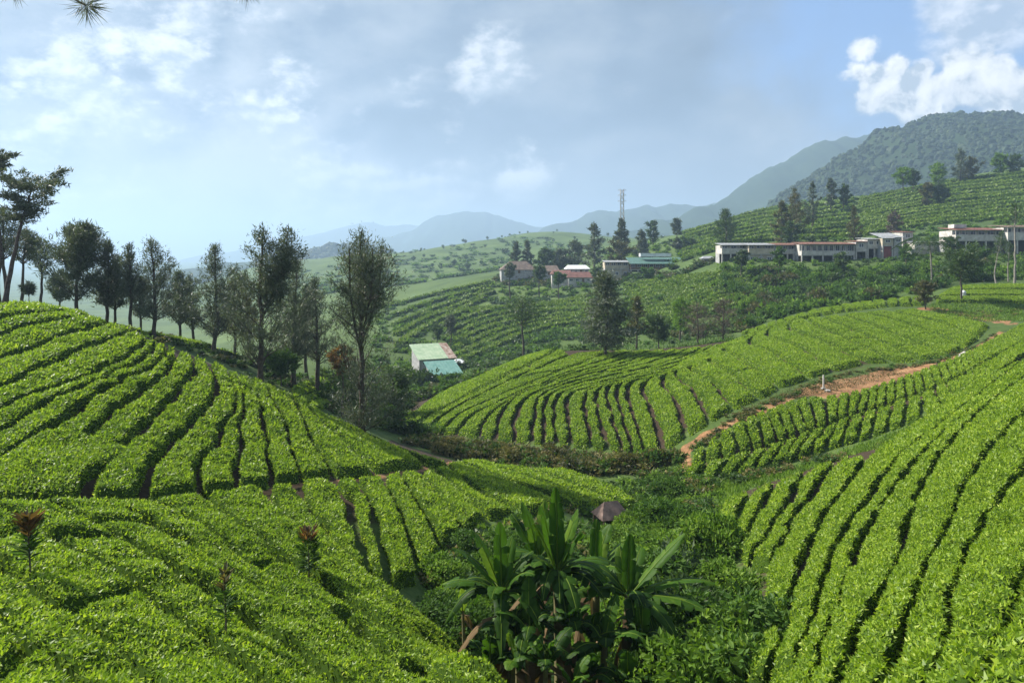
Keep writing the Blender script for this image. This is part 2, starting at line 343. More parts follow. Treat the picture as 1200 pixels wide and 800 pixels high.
fieldg = t.ramp(t.math('ADD', t.math('ADD', t.math('MULTIPLY', nl, 0.6), t.math('MULTIPLY', nb, 0.2)), t.math('MULTIPLY', wv.outputs['Fac'], 0.2)), [(0.35, (0.035, 0.062, 0.018)), (0.5, (0.070, 0.115, 0.030)), (0.64, (0.115, 0.165, 0.045))])
edge_n = t.math('ADD', t.math('MULTIPLY', t.math('SUBTRACT', t.noise(pos, 1.4, 5, 0.65), 0.5), 0.8), 0.0)
c = t.mix(t.sstep(t.math('ADD', sp.outputs[1], edge_n), 0.35, 0.65), soil, grass)
c = t.mix(t.sstep(t.math('ADD', sp.outputs[0], edge_n), 0.40, 0.60), c, dirt)
c = t.mix(sp.outputs[2], c, fieldg)
finish(t, principled(t, c, 0.92, 0.15, t.math('ADD', nb, t.math('MULTIPLY', nf, 0.6)), 0.7))

m, t = mat('mountain_cover')
pos = t.new('ShaderNodeNewGeometry').outputs['Position']
n1 = t.noise(pos, 0.012, 6, 0.65); n2 = t.noise(pos, 0.09, 4, 0.6)
finish(t, principled(t, t.ramp(t.math('ADD', t.math('MULTIPLY', n1, 0.6), t.math('MULTIPLY', n2, 0.4)), [(0.35, (0.015, 0.029, 0.014)), (0.65, (0.036, 0.058, 0.024))]), 0.95, 0.1, n2, 1.0))

# ------------------------------------------------------------------ mesh helpers
def mesh(name, V, quads=None, tris=None, mats=(), qmi=None, tmi=None, attrs=None, smooth=False):
    """attrs: name -> (domain 'POINT', float array) or rgba array"""
    me = bpy.data.meshes.new(name)
    V = np.asarray(V, np.float32).reshape(-1, 3)
    q = np.zeros((0, 4), np.int32) if quads is None else np.asarray(quads, np.int32).reshape(-1, 4)
    tr = np.zeros((0, 3), np.int32) if tris is None else np.asarray(tris, np.int32).reshape(-1, 3)
    me.vertices.add(len(V)); me.vertices.foreach_set('co', V.ravel())
    nl = len(q) * 4 + len(tr) * 3
    me.loops.add(nl); me.loops.foreach_set('vertex_index', np.concatenate([q.ravel(), tr.ravel()]).astype(np.int32))
    me.polygons.add(len(q) + len(tr))
    ls = np.concatenate([np.arange(len(q)) * 4, len(q) * 4 + np.arange(len(tr)) * 3]).astype(np.int32)
    me.polygons.foreach_set('loop_start', ls)
    for mm in mats: me.materials.append(MATS[mm])
    mi = np.zeros(len(q) + len(tr), np.int32)
    if qmi is not None: mi[:len(q)] = qmi
    if tmi is not None: mi[len(q):] = tmi
    me.polygons.foreach_set('material_index', mi)
    if np.isscalar(smooth): sm = np.full(len(mi), bool(smooth))
    else: sm = np.asarray(smooth, bool)
    me.polygons.foreach_set('use_smooth', sm)
    for k, v in (attrs or {}).items():
        v = np.asarray(v, np.float32)
        if v.ndim == 1:
            a = me.attributes.new(k, 'FLOAT', 'POINT'); a.data.foreach_set('value', v)
        else:
            a = me.attributes.new(k, 'FLOAT_COLOR', 'POINT'); a.data.foreach_set('color', v.ravel())
    me.update(calc_edges=True)
    return me
def link(name, me, parent=None, loc=None):
    o = bpy.data.objects.new(name, me); COL.objects.link(o)
    if parent is not None: o.parent = parent
    if loc is not None: o.location = loc
    return o
def tag(o, label=None, cat=None, group=None, kind=None):
    if label: o['label'] = label
    if cat: o['category'] = cat
    if group: o['group'] = group
    if kind: o['kind'] = kind
    return o
def thing(name, label, cat, loc=(0, 0, 0), rz=0.0, group=None):
    o = bpy.data.objects.new(name, None); COL.objects.link(o); o.location = loc; o.rotation_euler = (0, 0, rz)
    o.empty_display_size = 0.3
    return tag(o, label, cat, group)
def copy_tree(o, parent=None):
    c = o.copy(); COL.objects.link(c); c.parent = parent
    for ch in [x for x in o.children]: copy_tree(ch, c)
    return c

class Acc:
    """collects quads, tris, tints and material slots for one mesh"""
    def __init__(s): s.V = []; s.Q = []; s.T = []; s.qm = []; s.tm = []; s.tint = []; s.qs = []; s.ts = []; s.n = 0
    def add(s, V, Q=None, T=None, mi=0, tint=0.5, smooth=False):
        V = np.asarray(V, float).reshape(-1, 3)
        if Q is not None and len(Q):
            Q = np.asarray(Q, int).reshape(-1, 4); s.Q.append(Q + s.n); s.qm.append(np.full(len(Q), mi)); s.qs.append(np.full(len(Q), smooth))
        if T is not None and len(T):
            T = np.asarray(T, int).reshape(-1, 3); s.T.append(T + s.n); s.tm.append(np.full(len(T), mi)); s.ts.append(np.full(len(T), smooth))
        s.V.append(V); s.tint.append(np.full(len(V), tint) if np.isscalar(tint) else np.asarray(tint, float)); s.n += len(V)
    def mesh(s, name, mats):
        c = lambda L, w: np.concatenate(L) if L else np.zeros((0, w), int)
        f = lambda L: np.concatenate(L) if L else np.zeros(0)
        return mesh(name, np.concatenate(s.V), c(s.Q, 4), c(s.T, 3), mats, f(s.qm), f(s.tm), {'tint': np.concatenate(s.tint)}, np.concatenate([f(s.qs), f(s.ts)]))
    def box(s, x0, x1, y0, y1, z0, z1, mi=0, tint=0.5):
        V = [(x, y, z) for x in (x0, x1) for y in (y0, y1) for z in (z0, z1)]
        s.add(V, [(0, 1, 3, 2), (4, 6, 7, 5), (0, 4, 5, 1), (2, 3, 7, 6), (0, 2, 6, 4), (1, 5, 7, 3)], mi=mi, tint=tint)
    def tube(s, pts, radii, sides=6, mi=0, tint=0.5, smooth=True):
        pts = np.asarray(pts, float); n = len(pts)
        d = np.gradient(pts, axis=0); d /= np.linalg.norm(d, axis=1)[:, None] + 1e-9
        ref = np.where(np.abs(d[:, 2:3]) > 0.9, [[1.0, 0, 0]], [[0, 0, 1.0]])
        a = np.cross(d, ref); a /= np.linalg.norm(a, axis=1)[:, None] + 1e-9
        b = np.cross(d, a)
        ang = np.arange(sides) * 2 * math.pi / sides
        V = pts[:, None, :] + np.asarray(radii, float)[:, None, None] * (a[:, None, :] * np.cos(ang)[None, :, None] + b[:, None, :] * np.sin(ang)[None, :, None])
        i = np.arange(n - 1)[:, None] * sides; k = np.arange(sides)[None, :]; k2 = (k + 1) % sides
        Q = np.stack([i + k, i + k2, i + sides + k2, i + sides + k], -1).reshape(-1, 4)
        s.add(V.reshape(-1, 3), Q, mi=mi, tint=tint, smooth=smooth)
        top = (n - 1) * sides
        if sides == 4 or sides == 6 or sides == 8:
            base = s.n - n * sides
            s.Q.append(np.array([[base + top + 0, base + top + 1, base + top + 2, base + top + 3]])); s.qm.append(np.array([mi])); s.qs.append(np.array([False]))
    def leaves(s, P, D, N, L, Wd, mi=0, tint=None, fold=0.18):
        """one folded kite per leaf: base P, direction D, face normal N, length L, width Wd"""
        n = len(P)
        if n == 0: return
        L = np.broadcast_to(np.asarray(L, float), n)[:, None]; Wd = np.broadcast_to(np.asarray(Wd, float), n)[:, None]
        D = D / (np.linalg.norm(D, axis=1)[:, None] + 1e-9)
        X = np.cross(D, N); X /= np.linalg.norm(X, axis=1)[:, None] + 1e-9
        N2 = np.cross(X, D)
        mid = P + D * L * 0.45
        V = np.stack([P, mid + X * Wd * 0.5 + N2 * Wd * fold, P + D * L - N2 * L * 0.08, mid - X * Wd * 0.5 + N2 * Wd * fold], 1)
        Q = np.arange(n * 4).reshape(n, 4)
        tt = rng.random(n) if tint is None else tint
        s.add(V.reshape(-1, 3), Q, mi=mi, tint=np.repeat(tt, 4))
def leaves3(s, P, D, N, L, Wd, mi=0, tint=None):
    """far leaves: one triangle each"""
    n = len(P)
    if n == 0: return
    L = np.broadcast_to(np.asarray(L, float), n)[:, None]; Wd = np.broadcast_to(np.asarray(Wd, float), n)[:, None]
    D = D / (np.linalg.norm(D, axis=1)[:, None] + 1e-9)
    X = np.cross(D, N); X /= np.linalg.norm(X, axis=1)[:, None] + 1e-9
    V = np.stack([P - X * Wd * 0.6, P + X * Wd * 0.6, P + D * L], 1)
    s.add(V.reshape(-1, 3), None, np.arange(n * 3).reshape(n, 3), mi=mi, tint=np.repeat(rng.random(n) if tint is None else tint, 3))
def rand_unit(n):
    v = rng.normal(size=(n, 3)); return v / np.linalg.norm(v, axis=1)[:, None]
def ico(sub=1):
    bm = bmesh.new(); bmesh.ops.create_icosphere(bm, subdivisions=sub, radius=1.0)
    V = np.array([v.co[:] for v in bm.verts]); T = np.array([[v.index for v in f.verts] for f in bm.faces]); bm.free()
    return V, T
ICO1, ICO2 = ico(1), ico(2)

# ------------------------------------------------------------------ splines in plan
def catmull(P, n):
    P = np.asarray(P, float)
    if len(P) == 2: return P[0] + (P[1] - P[0]) * np.linspace(0, 1, n)[:, None]
    Q = np.vstack([2 * P[0] - P[1], P, 2 * P[-1] - P[-2]])
    seg = np.linalg.norm(np.diff(P, axis=0), axis=1); cum = np.concatenate([[0], np.cumsum(seg)])
    s = np.linspace(0, cum[-1], n); k = np.clip(np.searchsorted(cum, s, 'right') - 1, 0, len(P) - 2)
    t = ((s - cum[k]) / seg[k])[:, None]
    p0, p1, p2, p3 = Q[k], Q[k + 1], Q[k + 2], Q[k + 3]
    return 0.5 * ((2 * p1) + (-p0 + p2) * t + (2 * p0 - 5 * p1 + 4 * p2 - p3) * t ** 2 + (-p0 + 3 * p1 - 3 * p2 + p3) * t ** 3)
def plan(poly, ymin, n=48, smooth=3, extend=0.0, ymax=6000.0):
    c = catmull(poly, n)
    p = np.array([cast(a, b, ymin, ymax) for a, b in c])
    for _ in range(smooth):
        p[1:-1] = 0.25 * p[:-2] + 0.5 * p[1:-1] + 0.25 * p[2:]
    if extend:
        d = p[-1] - p[-4]; d /= np.linalg.norm(d) + 1e-9
        p = np.vstack([p, p[-1] + d * extend * 0.5, p[-1] + d * extend])
    return p
def resample(p, n):
    s = np.concatenate([[0], np.cumsum(np.linalg.norm(np.diff(p, axis=0), axis=1))])
    q = np.linspace(0, s[-1], n)
    return np.stack([np.interp(q, s, p[:, 0]), np.interp(q, s, p[:, 1])], 1)

# ------------------------------------------------------------------ the ground sheet
BUILD_HEDGES = True
TRACKS = []          # (points, width) of trodden dirt
def add_track(poly, ymin, w): TRACKS.append((plan(poly, ymin, 60, 2), w))
add_track([(805, 560), (806, 545), (800, 520), (830, 500), (862, 486), (905, 468), (950, 449), (985, 440), (1040, 432), (1090, 421), (1132, 408), (1160, 395), (1175, 384)], 42, 0.5)
add_track([(960, 452), (990, 446), (1030, 437), (1065, 427)], 45, 2.0)
add_track([(1080, 357), (1110, 360), (1140, 366), (1180, 374)], 90, 1.4)
add_track([(-60, 578), (0, 577), (80, 578), (170, 578), (278, 565), (352, 553), (430, 547), (535, 533)], 12, 0.25)
add_track([(655, 340), (672, 334), (690, 338)], 200, 4.0)
def cover_map(x, y):
    n = len(x); c = np.zeros((n, 4), np.float32); c[:, 3] = 1
    for p, w in TRACKS:
        b0, b1 = p.min(0) - 4 * w - 2, p.max(0) + 4 * w + 2
        sel = np.nonzero((x > b0[0]) & (x < b1[0]) & (y > b0[1]) & (y < b1[1]))[0]
        if len(sel) == 0: continue
        q = np.stack([x[sel], y[sel]], 1)
        A, B = p[:-1], p[1:]
        AB = B - A; L2 = (AB ** 2).sum(1) + 1e-9
        tt = np.clip(((q[:, None, :] - A[None]) * AB[None]).sum(-1) / L2[None], 0, 1)
        d = np.linalg.norm(q[:, None, :] - (A[None] + tt[..., None] * AB[None]), axis=-1).min(1)
        c[sel, 0] = np.maximum(c[sel, 0], np.clip(1.0 - (d - w * 0.5) / (w * 0.9), 0, 1))
    px = CX + F * x / y
    # grass where no tea grows: the gully, its banks and the valley behind the middle hill
    g = np.zeros(n)
    g = np.maximum(g, ((y > 100) * 1.0)); g = np.maximum(g, ((y > 46.5) & (px < 455)) * 1.0)
    for (P, r) in GULLY:
        p = resample(np.array(P, float), 40)
        d = np.min(np.hypot(x[:, None] - p[None, :, 0], y[:, None] - p[None, :, 1]), axis=1)
        g = np.maximum(g, np.clip(1.2 - d / r * 0.6, 0, 1))
    c[:, 1] = g
    c[:, 2] = np.clip((y - 150) / 60, 0, 1)
    return c
GULLY = [([at(650, 13), at(720, 20), at(760, 30), at(775, 40), at(760, 48)], 3.5), ([at(770, 47), at(680, 53), at(560, 57), at(480, 62), at(400, 60)], 3.0),
         ([at(820, 42), at(900, 43), at(980, 45), at(1080, 52)], 1.6), ([at(1120, 104), at(1200, 104)], 3.0), ([at(960, 66), at(1060, 72)], 2.2), ([at(510, 20), at(550, 25), at(600, 30), at(680, 36)], 3.2), ([at(830, 51), at(900, 57), at(960, 64), at(1040, 71), at(1100, 80), at(1150, 90), at(1210, 98)], 2.4)]
def build_ground():
    ii = np.arange(0, NPX, 2); jj = np.arange(0, NLY, 2)
    X = XG[np.ix_(ii, jj)]; Y = YG[np.ix_(ii, jj)]; Z = GRD[np.ix_(ii, jj)]
    nu, nv = X.shape
    V = np.stack([X, Y, Z], -1).reshape(-1, 3)
    i = np.arange(nu - 1)[:, None] * nv; j = np.arange(nv - 1)[None, :]
    Q = np.stack([i + j, i + nv + j, i + nv + j + 1, i + j + 1], -1).reshape(-1, 4)
    me = mesh('ground', V, Q, None, ['ground_cover'], attrs={'cover': cover_map(V[:, 0], V[:, 1])}, smooth=True)
    tag(link('ground', me), 'hilly ground of dark soil deepened for furrow shade, grass and orange dirt track', 'ground', kind='structure')
build_ground()

# ------------------------------------------------------------------ tea hedges
LEAF_K = 0.0035
def hedge_mesh(A, B, gap=0.30, H=HEDGE, cuts=(), wob=0.10, seed=0, leafmat='tea_leaf', lmin=0.072, lmax=0.17, cover=1.0, open_noise=0.0):
    """a clipped hedge filling the strip between two furrow lines A and B (plan polylines of equal length)"""
    n0 = len(A)
    Lm = 0.5 * (np.linalg.norm(np.diff(A, axis=0), axis=1).sum() + np.linalg.norm(np.diff(B, axis=0), axis=1).sum())
    mid = 0.5 * (A + B); dist = np.linalg.norm(mid, axis=1).mean()
    step = np.clip(dist * 0.010, 0.16, 0.8)
    nu = int(np.clip(Lm / step, 6, 220)); nv = 10 if dist < 45 else 8
    A = resample(A, nu); B = resample(B, nu)
    wid = np.linalg.norm(B - A, axis=1)
    keep = wid > 0.5
    if keep.sum() < 4: return None
    k0, k1 = np.nonzero(keep)[0][[0, -1]]
    A, B, wid = A[k0:k1 + 1], B[k0:k1 + 1], np.maximum(wid[k0:k1 + 1], 0.25); nu = len(A)
    if nu < 4: return None
    s = np.concatenate([[0], np.cumsum(np.linalg.norm(np.diff(0.5 * (A + B), axis=0), axis=1))])
    g = gap * (1 + 0.7 * vnoise(s * 0.8, s * 0 + seed * 7.3, seed=5)) * 0.5
    if open_noise: g = gap * np.clip(vnoise(s * 0.35, s * 0 + seed * 3.1, seed=9) * 1.6 + open_noise, 0.02, 1.1) * 0.5
    e0 = np.clip(g / wid, 0.0, 0.32); g2 = gap * (1 + 0.7 * vnoise(s * 0.8, s * 0 + seed * 7.3 + 50, seed=6)) * 0.5
    if open_noise: g2 = gap * np.clip(vnoise(s * 0.35, s * 0 + seed * 3.1 + 3.1, seed=9) * 1.6 + open_noise, 0.02, 1.1) * 0.5
    e1 = 1 - np.clip(g2 / wid, 0.0, 0.32)
    v = np.linspace(-1, 1, nv); v = 0.5 + 0.5 * np.sign(v) * np.abs(v) ** 0.7
    w = v[None, :] * (e1 - e0)[:, None] + e0[:, None]
    XY = A[:, None, :] * (1 - w[..., None]) + B[:, None, :] * w[..., None]
    prof = (1 - np.abs(2 * v - 1) ** 11) ** (1 / 2.8); prof = np.maximum(prof, 0.0)
    endp = np.clip(np.minimum(s, s[-1] - s) / 0.28, 0, 1) ** 0.5
    hh = H * prof[None, :] * endp[:, None]
    for c in cuts:
        hh = hh * np.clip(np.abs(s - c * s[-1]) / 0.30, 0.0, 1)[:, None] ** 0.6
    X, Y = XY[..., 0], XY[..., 1]
    X = X + wob * vnoise(X * 1.3, Y * 1.3, seed=21); Y = Y + wob * vnoise(X * 1.3, Y * 1.3, seed=22)
    bump = 0.07 * vnoise(X * 1.5, Y * 1.5, seed=23) + 0.045 * vnoise(X * 3.6, Y * 3.6, seed=24) + 0.03 * vnoise(X * 8, Y * 8, seed=25)
    Z = groundv(X, Y) - 0.06 + hh * (1 + bump / HEDGE)
    P = np.stack([X, Y, Z], -1)
    acc = Acc()
    i = np.arange(nu - 1)[:, None] * nv; j = np.arange(nv - 1)[None, :]
    Q = np.stack([i + j, i + nv + j, i + nv + j + 1, i + j + 1], -1).reshape(-1, 4)
    # outline sunk a little so that the leaves carry the surface
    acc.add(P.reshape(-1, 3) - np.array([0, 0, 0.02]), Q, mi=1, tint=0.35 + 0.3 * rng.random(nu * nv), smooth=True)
    a, b, c, d = P[:-1, :-1], P[1:, :-1], P[1:, 1:], P[:-1, 1:]
    nrm = np.cross(c - a, b - d); ar = np.linalg.norm(nrm, axis=-1); nrm = nrm / (ar[..., None] + 1e-9); ar = ar * 0.5
    nrm = nrm * np.where(nrm[..., 2:3] < 0, -1, 1)
    cen = 0.25 * (a + b + c + d); dd = np.linalg.norm(cen, axis=-1)
    LL = np.clip(LEAF_K * dd, lmin, lmax)
    cnt = rng.poisson(ar * cover * np.clip(nrm[..., 2] * 1.15, 0.40, 1) / (0.25 * LL ** 2)).ravel()
    idx = np.repeat(np.arange(len(cnt)), cnt)
    if len(idx):
        u1, v1 = rng.random((2, len(idx), 1))
        f = lambda M: M.reshape(-1, 3)[idx]
        p = (f(a) * (1 - u1) + f(b) * u1) * (1 - v1) + (f(d) * (1 - u1) + f(c) * u1) * v1
        N = f(nrm); l = LL.ravel()[idx] * rng.uniform(0.65, 1.25, len(idx))
        up = np.array([0, 0, 1.0])
        D = rand_unit(len(idx)) + N * rng.uniform(0.0, 0.7, (len(idx), 1)) + up * 0.2
        Nf = N + 0.75 * rand_unit(len(idx))
        p = p + N * rng.uniform(-0.03, 0.02, (len(idx), 1))
        tn = np.clip(rng.normal(0.5, 0.2, len(idx)), 0, 1)
        (acc.leaves if dist < 13 else (lambda *a: leaves3(acc, *a)))(p, D, Nf, l, l * rng.uniform(0.38, 0.55, len(idx)), 0, tn)
    return acc.mesh('tea_hedge', [leafmat, 'tea_core'])
NH = [0]
_ON = ['first', 'second', 'third', 'fourth', 'fifth', 'sixth', 'seventh', 'eighth', 'ninth', 'tenth', 'eleventh', 'twelfth', 'thirteenth', 'fourteenth', 'fifteenth', 'sixteenth', 'seventeenth', 'eighteenth', 'nineteenth']
_TN = {2: ('twentieth', 'twenty'), 3: ('thirtieth', 'thirty'), 4: ('fortieth', 'forty'), 5: ('fiftieth', 'fifty')}
def ordinal(n):
    if n < 20: return _ON[n - 1]
    a, b = divmod(n, 10); return _TN[a][0] if b == 0 else _TN[a][1] + '-' + _ON[b - 1]
ROWN = {}
def hedge(A, B, label, group, **kw):
    NH[0] += 1
    me = hedge_mesh(A, B, seed=NH[0], **kw)
    if me is None: return None
    ROWN[group] = ROWN.get(group, 0) + 1
    if '%s' in label: label = label % ordinal(ROWN[group])
    return tag(link('tea_hedge', me), label, 'tea hedge', group)
def between(F1, F2, n):
    """n hedges between two traced furrows"""
    m = max(len(F1), len(F2), 48)
    a, b = resample(F1, m), resample(F2, m)
    return [(a + (b - a) * (k / n), a + (b - a) * ((k + 1) / n)) for k in range(n)]
def field(lines, ymin, label, group, counts=None, gap=0.3, extend=0.0, ncut=0, ymax=6000.0, **kw):
    P = [plan(l, ymin, 48, 3, extend, ymax) for l in lines]
    for k in range(len(P) - 1):
        for (a, b) in between(P[k], P[k + 1], counts[k] if counts else 1):
            cuts = [random.uniform(0.15, 0.85) for _ in range(random.randint(0, ncut))] if ncut else ()
            hedge(a, b, label, group, gap=gap, cuts=cuts, **kw)

# rounded hill on the left: rows swing from the path up over the crest
HILL = [
 [(-70, 356), (-20, 351), (30, 352), (75, 358), (95, 364)],
 [(-70, 386), (-20, 374), (30, 366), (85, 362)],
 [(-70, 410), (0, 390), (31, 379), (62, 373), (100, 368)],
 [(-70, 438), (0, 415), (31, 406), (62, 393), (94, 384), (124, 377)],
 [(-70, 478), (0, 449), (19, 440), (44, 427), (72, 417), (103, 402), (125, 395), (150, 386)],
 [(-70, 508), (0, 476), (41, 457), (90, 440), (122, 427), (147, 414), (168, 398)],
 [(-70, 535), (0, 500), (31, 481), (62, 463), (103, 450), (125, 440), (156, 424), (181, 408), (184, 400)],
 [(-70, 572), (-30, 550), (0, 529), (31, 510), (62, 490), (88, 472), (112, 456), (150, 437), (190, 418), (194, 406)],
 [(25, 573), (41, 556), (62, 535), (81, 520), (103, 502), (125, 484), (147, 465), (172, 449), (197, 431), (206, 412)],
 [(94, 573), (106, 556), (131, 527), (156, 506), (187, 474), (212, 449), (229, 431), (226, 418)],
 [(164, 575), (178, 540), (203, 512), (225, 490), (244, 471), (256, 449), (254, 438), (246, 424)],
 [(233, 566), (234, 537), (250, 518), (262, 496), (275, 474), (277, 460), (268, 432)],
 [(278, 561), (276, 540), (283, 521), (282, 496), (286, 481), (283, 459), (278, 441)],
 [(319, 556), (313, 525), (308, 492), (304, 464), (295, 446)],
 [(352, 552), (343, 527), (334, 494), (322, 471), (310, 449)],
 [(392, 549), (377, 528), (364, 507), (355, 487), (343, 467), (330, 456)],
 [(440, 545), (412, 522), (387, 500), (362, 478), (345, 464)],
 [(500, 538), (470, 522), (430, 505), (395, 490), (362, 472)],
 [(535, 533), (520, 525), (480, 513), (440, 501), (405, 490), (375, 478)],
]
LB_HILL = '%s tea hedge of the rounded hill, counted from its crest towards the lower field'
field(HILL[:9], 14, LB_HILL, 'tea rows on the rounded hill', gap=0.44, extend=1.2, ymax=43.5)
field(HILL[8:], 14, LB_HILL, 'tea rows on the rounded hill', gap=0.34, extend=1.2, ymax=43.5)
# corner between the last long row and the path
field([HILL[7], [(-70, 580), (-45, 578), (-20, 577), (24, 574)]], 14, LB_HILL, 'tea rows on the rounded hill', gap=0.35, ymax=24)

# lower field below the path: near, almost closed rows, then rows fanning down into the gully
NEAR = [
 [(-90, 800), (-60, 825), (-30, 850), (0, 875)],
 [(-90, 740), (-40, 775), (0, 802), (35, 835)],
 [(-90, 665), (-40, 700), (0, 725), (60, 775), (120, 830)],
 [(-90, 615), (-40, 640), (0, 662), (60, 700), (130, 750), (220, 830)],
 [(-90, 585), (-40, 588), (0, 592), (40, 607), (79, 631), (150, 672), (184, 695), (230, 730), (280, 770), (350, 835)],
 [(20, 583), (70, 590), (110, 607), (160, 637), (230, 680), (300, 725), (370, 775), (440, 835)],
 [(95, 584), (140, 592), (185, 612), (240, 645), (300, 682), (350, 715), (420, 765), (505, 835)],
 [(170, 584), (205, 594), (240, 617), (285, 650), (322, 676), (390, 717), (450, 760), (545, 835)],
 [(232, 572), (262, 597), (285, 615), (330, 650), (380, 682), (440, 725), (500, 770), (580, 835)],
 [(307, 564), (334, 594), (352, 616), (390, 655), (440, 695), (490, 735), (550, 780), (610, 825)],
 [(345, 558), (365, 595), (388, 628), (425, 664), (478, 702), (540, 752), (630, 812)],
]
field(NEAR, 4, '%s broad tea hedge below the footpath, counted from the viewpoint pine towards the gully', 'tea rows below the footpath', gap=0.44, open_noise=0.34, H=0.6, ymax=26, ncut=2)
FAN = [
 [(347, 558), (368, 598), (390, 628), (424, 660)],
 [(388, 558), (401, 570), (411, 588), (422, 624), (430, 652)],
 [(417, 555), (437, 590), (445, 631), (458, 672)],
 [(449, 554), (475, 605), (486, 642), (492, 662)],
 [(466, 551), (490, 586), (507, 612), (518, 635)],
 [(492, 549), (517, 580), (530, 594), (541, 612)],
 [(509, 546), (540, 573), (569, 598)],
 [(522, 541), (557, 569), (592, 586), (606, 596)],
 [(536, 537), (587, 557), (632, 571), (668, 586)],
 [(545, 536), (610, 545), (647, 556), (692, 571), (735, 588)],
 [(552, 534), (610, 539), (665, 547), (715, 562), (752, 585)],
]
field(FAN, 14, '%s tea hedge fanning below the footpath, counted from the near slope towards the hut', 'tea rows fanning below the footpath', counts=[1, 1, 1, 1, 1, 1, 1, 1, 2, 1], gap=0.54, ymax=50)

# steep slope on the right
SLOPE = [
 [(836, 617), (842, 596), (848, 584)],
 [(864, 617), (869, 592), (883, 572)],
 [(868, 634), (882, 610), (890, 592), (901, 576), (912, 561)],
 [(879, 652), (892, 630), (905, 609), (920, 592), (931, 567), (948, 547)],
 [(909, 652), (924, 616), (935, 594), (950, 582), (965, 556), (984, 536)],
 [(905, 765), (920, 735), (931, 690), (939, 650), (957, 616), (976, 586), (986, 578), (999, 556), (1016, 532), (1050, 507), (1100, 477), (1150, 445)],
 [(925, 780), (939, 745), (957, 706), (969, 665), (984, 627), (1006, 590), (1019, 580), (1032, 556), (1062, 524), (1095, 500), (1140, 465), (1200, 418)],
 [(935, 830), (950, 770), (980, 700), (1000, 640), (1022, 601), (1040, 579), (1050, 564), (1072, 536), (1103, 507), (1140, 475), (1200, 432), (1245, 402)],
 [(960, 835), (1000, 745), (1032, 690), (1062, 625), (1081, 560), (1102, 530), (1125, 500), (1160, 468), (1210, 432), (1260, 402)],
 [(1010, 835), (1055, 740), (1077, 686), (1089, 650), (1107, 612), (1126, 579), (1134, 560), (1147, 541), (1162, 519), (1183, 498), (1215, 465), (1280, 420)],
 [(1065, 835), (1105, 735), (1120, 682), (1130, 642), (1150, 612), (1175, 575), (1205, 540), (1240, 505), (1300, 455)],
 [(1120, 835), (1150, 765), (1180, 710), (1215, 650), (1260, 590), (1320, 530)],
 [(1175, 835), (1205, 770), (1240, 710), (1290, 640)],
 [(1230, 835), (1260, 790), (1310, 720)],
]
LB_SL = '%s tea hedge up the steep slope, counted away from the leafy gully'
field(SLOPE[:5] + [[(922, 690), (931, 668), (940, 650), (957, 616), (976, 586), (986, 578), (999, 556), (1016, 532)]], 20, LB_SL, 'tea rows on the steep slope', gap=0.44, ymax=44)
field([[(862, 800), (885, 740), (893, 690), (897, 662), (905, 640)], [(905, 765), (920, 735), (931, 690), (937, 655), (948, 630)]], 9, LB_SL, 'tea rows on the steep slope', gap=0.3)
field(SLOPE[5:], 4.5, LB_SL, 'tea rows on the steep slope', counts=[1, 1, 1, 1, 1, 1, 1, 1], gap=0.36, open_noise=0.95, ncut=3, ymax=62)
field([[(880, 830), (893, 800), (912, 770)], [(932, 830), (938, 800), (942, 775)]], 8, LB_SL, 'tea rows on the steep slope', gap=0.2)

# block beside the dirt track, short rows in tiers
UP = plan([(812, 526), (835, 507), (862, 491), (900, 474), (940, 462), (965, 461), (1005, 454), (1050, 441), (1095, 425), (1132, 411), (1165, 393), (1210, 371)], 42, 90, 3, ymax=100)
MI = plan([(805, 541), (838, 534), (880, 523), (920, 512), (965, 495), (1010, 480), (1060, 465), (1105, 447), (1150, 424), (1210, 392)], 41, 90, 3, ymax=95)
LO = plan([(800, 552), (835, 556), (880, 548), (930, 533), (980, 518), (1030, 502), (1080, 484), (1120, 466), (1160, 440), (1210, 405)], 40, 90, 3, ymax=80)
def tier(U, Lw, label, group, pitch=1.35, skew=0.02, **kw):
    n = int(np.linalg.norm(np.diff(U, axis=0), axis=1).sum() / pitch)
    U2, L2 = resample(U, n + 1), resample(Lw, n + 1)
    for k in range(n):
        kk = min(k + 1, n)
        t = np.linspace(0.03, 0.97, 10)[:, None]
        A = U2[k] * (1 - t) + L2[k] * t; B = U2[kk] * (1 - t) + L2[kk] * t
        hedge(A, B, label, group, **kw)
tier(UP, MI, '%s short tea hedge bordering the dirt track, counted up from the gully end', 'short tea rows beside the track', 1.55, gap=0.42, wob=0.10, H=0.5)
tier(MI, LO, '%s short tea hedge of the lower tier beneath the track rows, counted from the gully', 'short tea rows in the lower tier', 1.55, gap=0.42, wob=0.10, H=0.5)

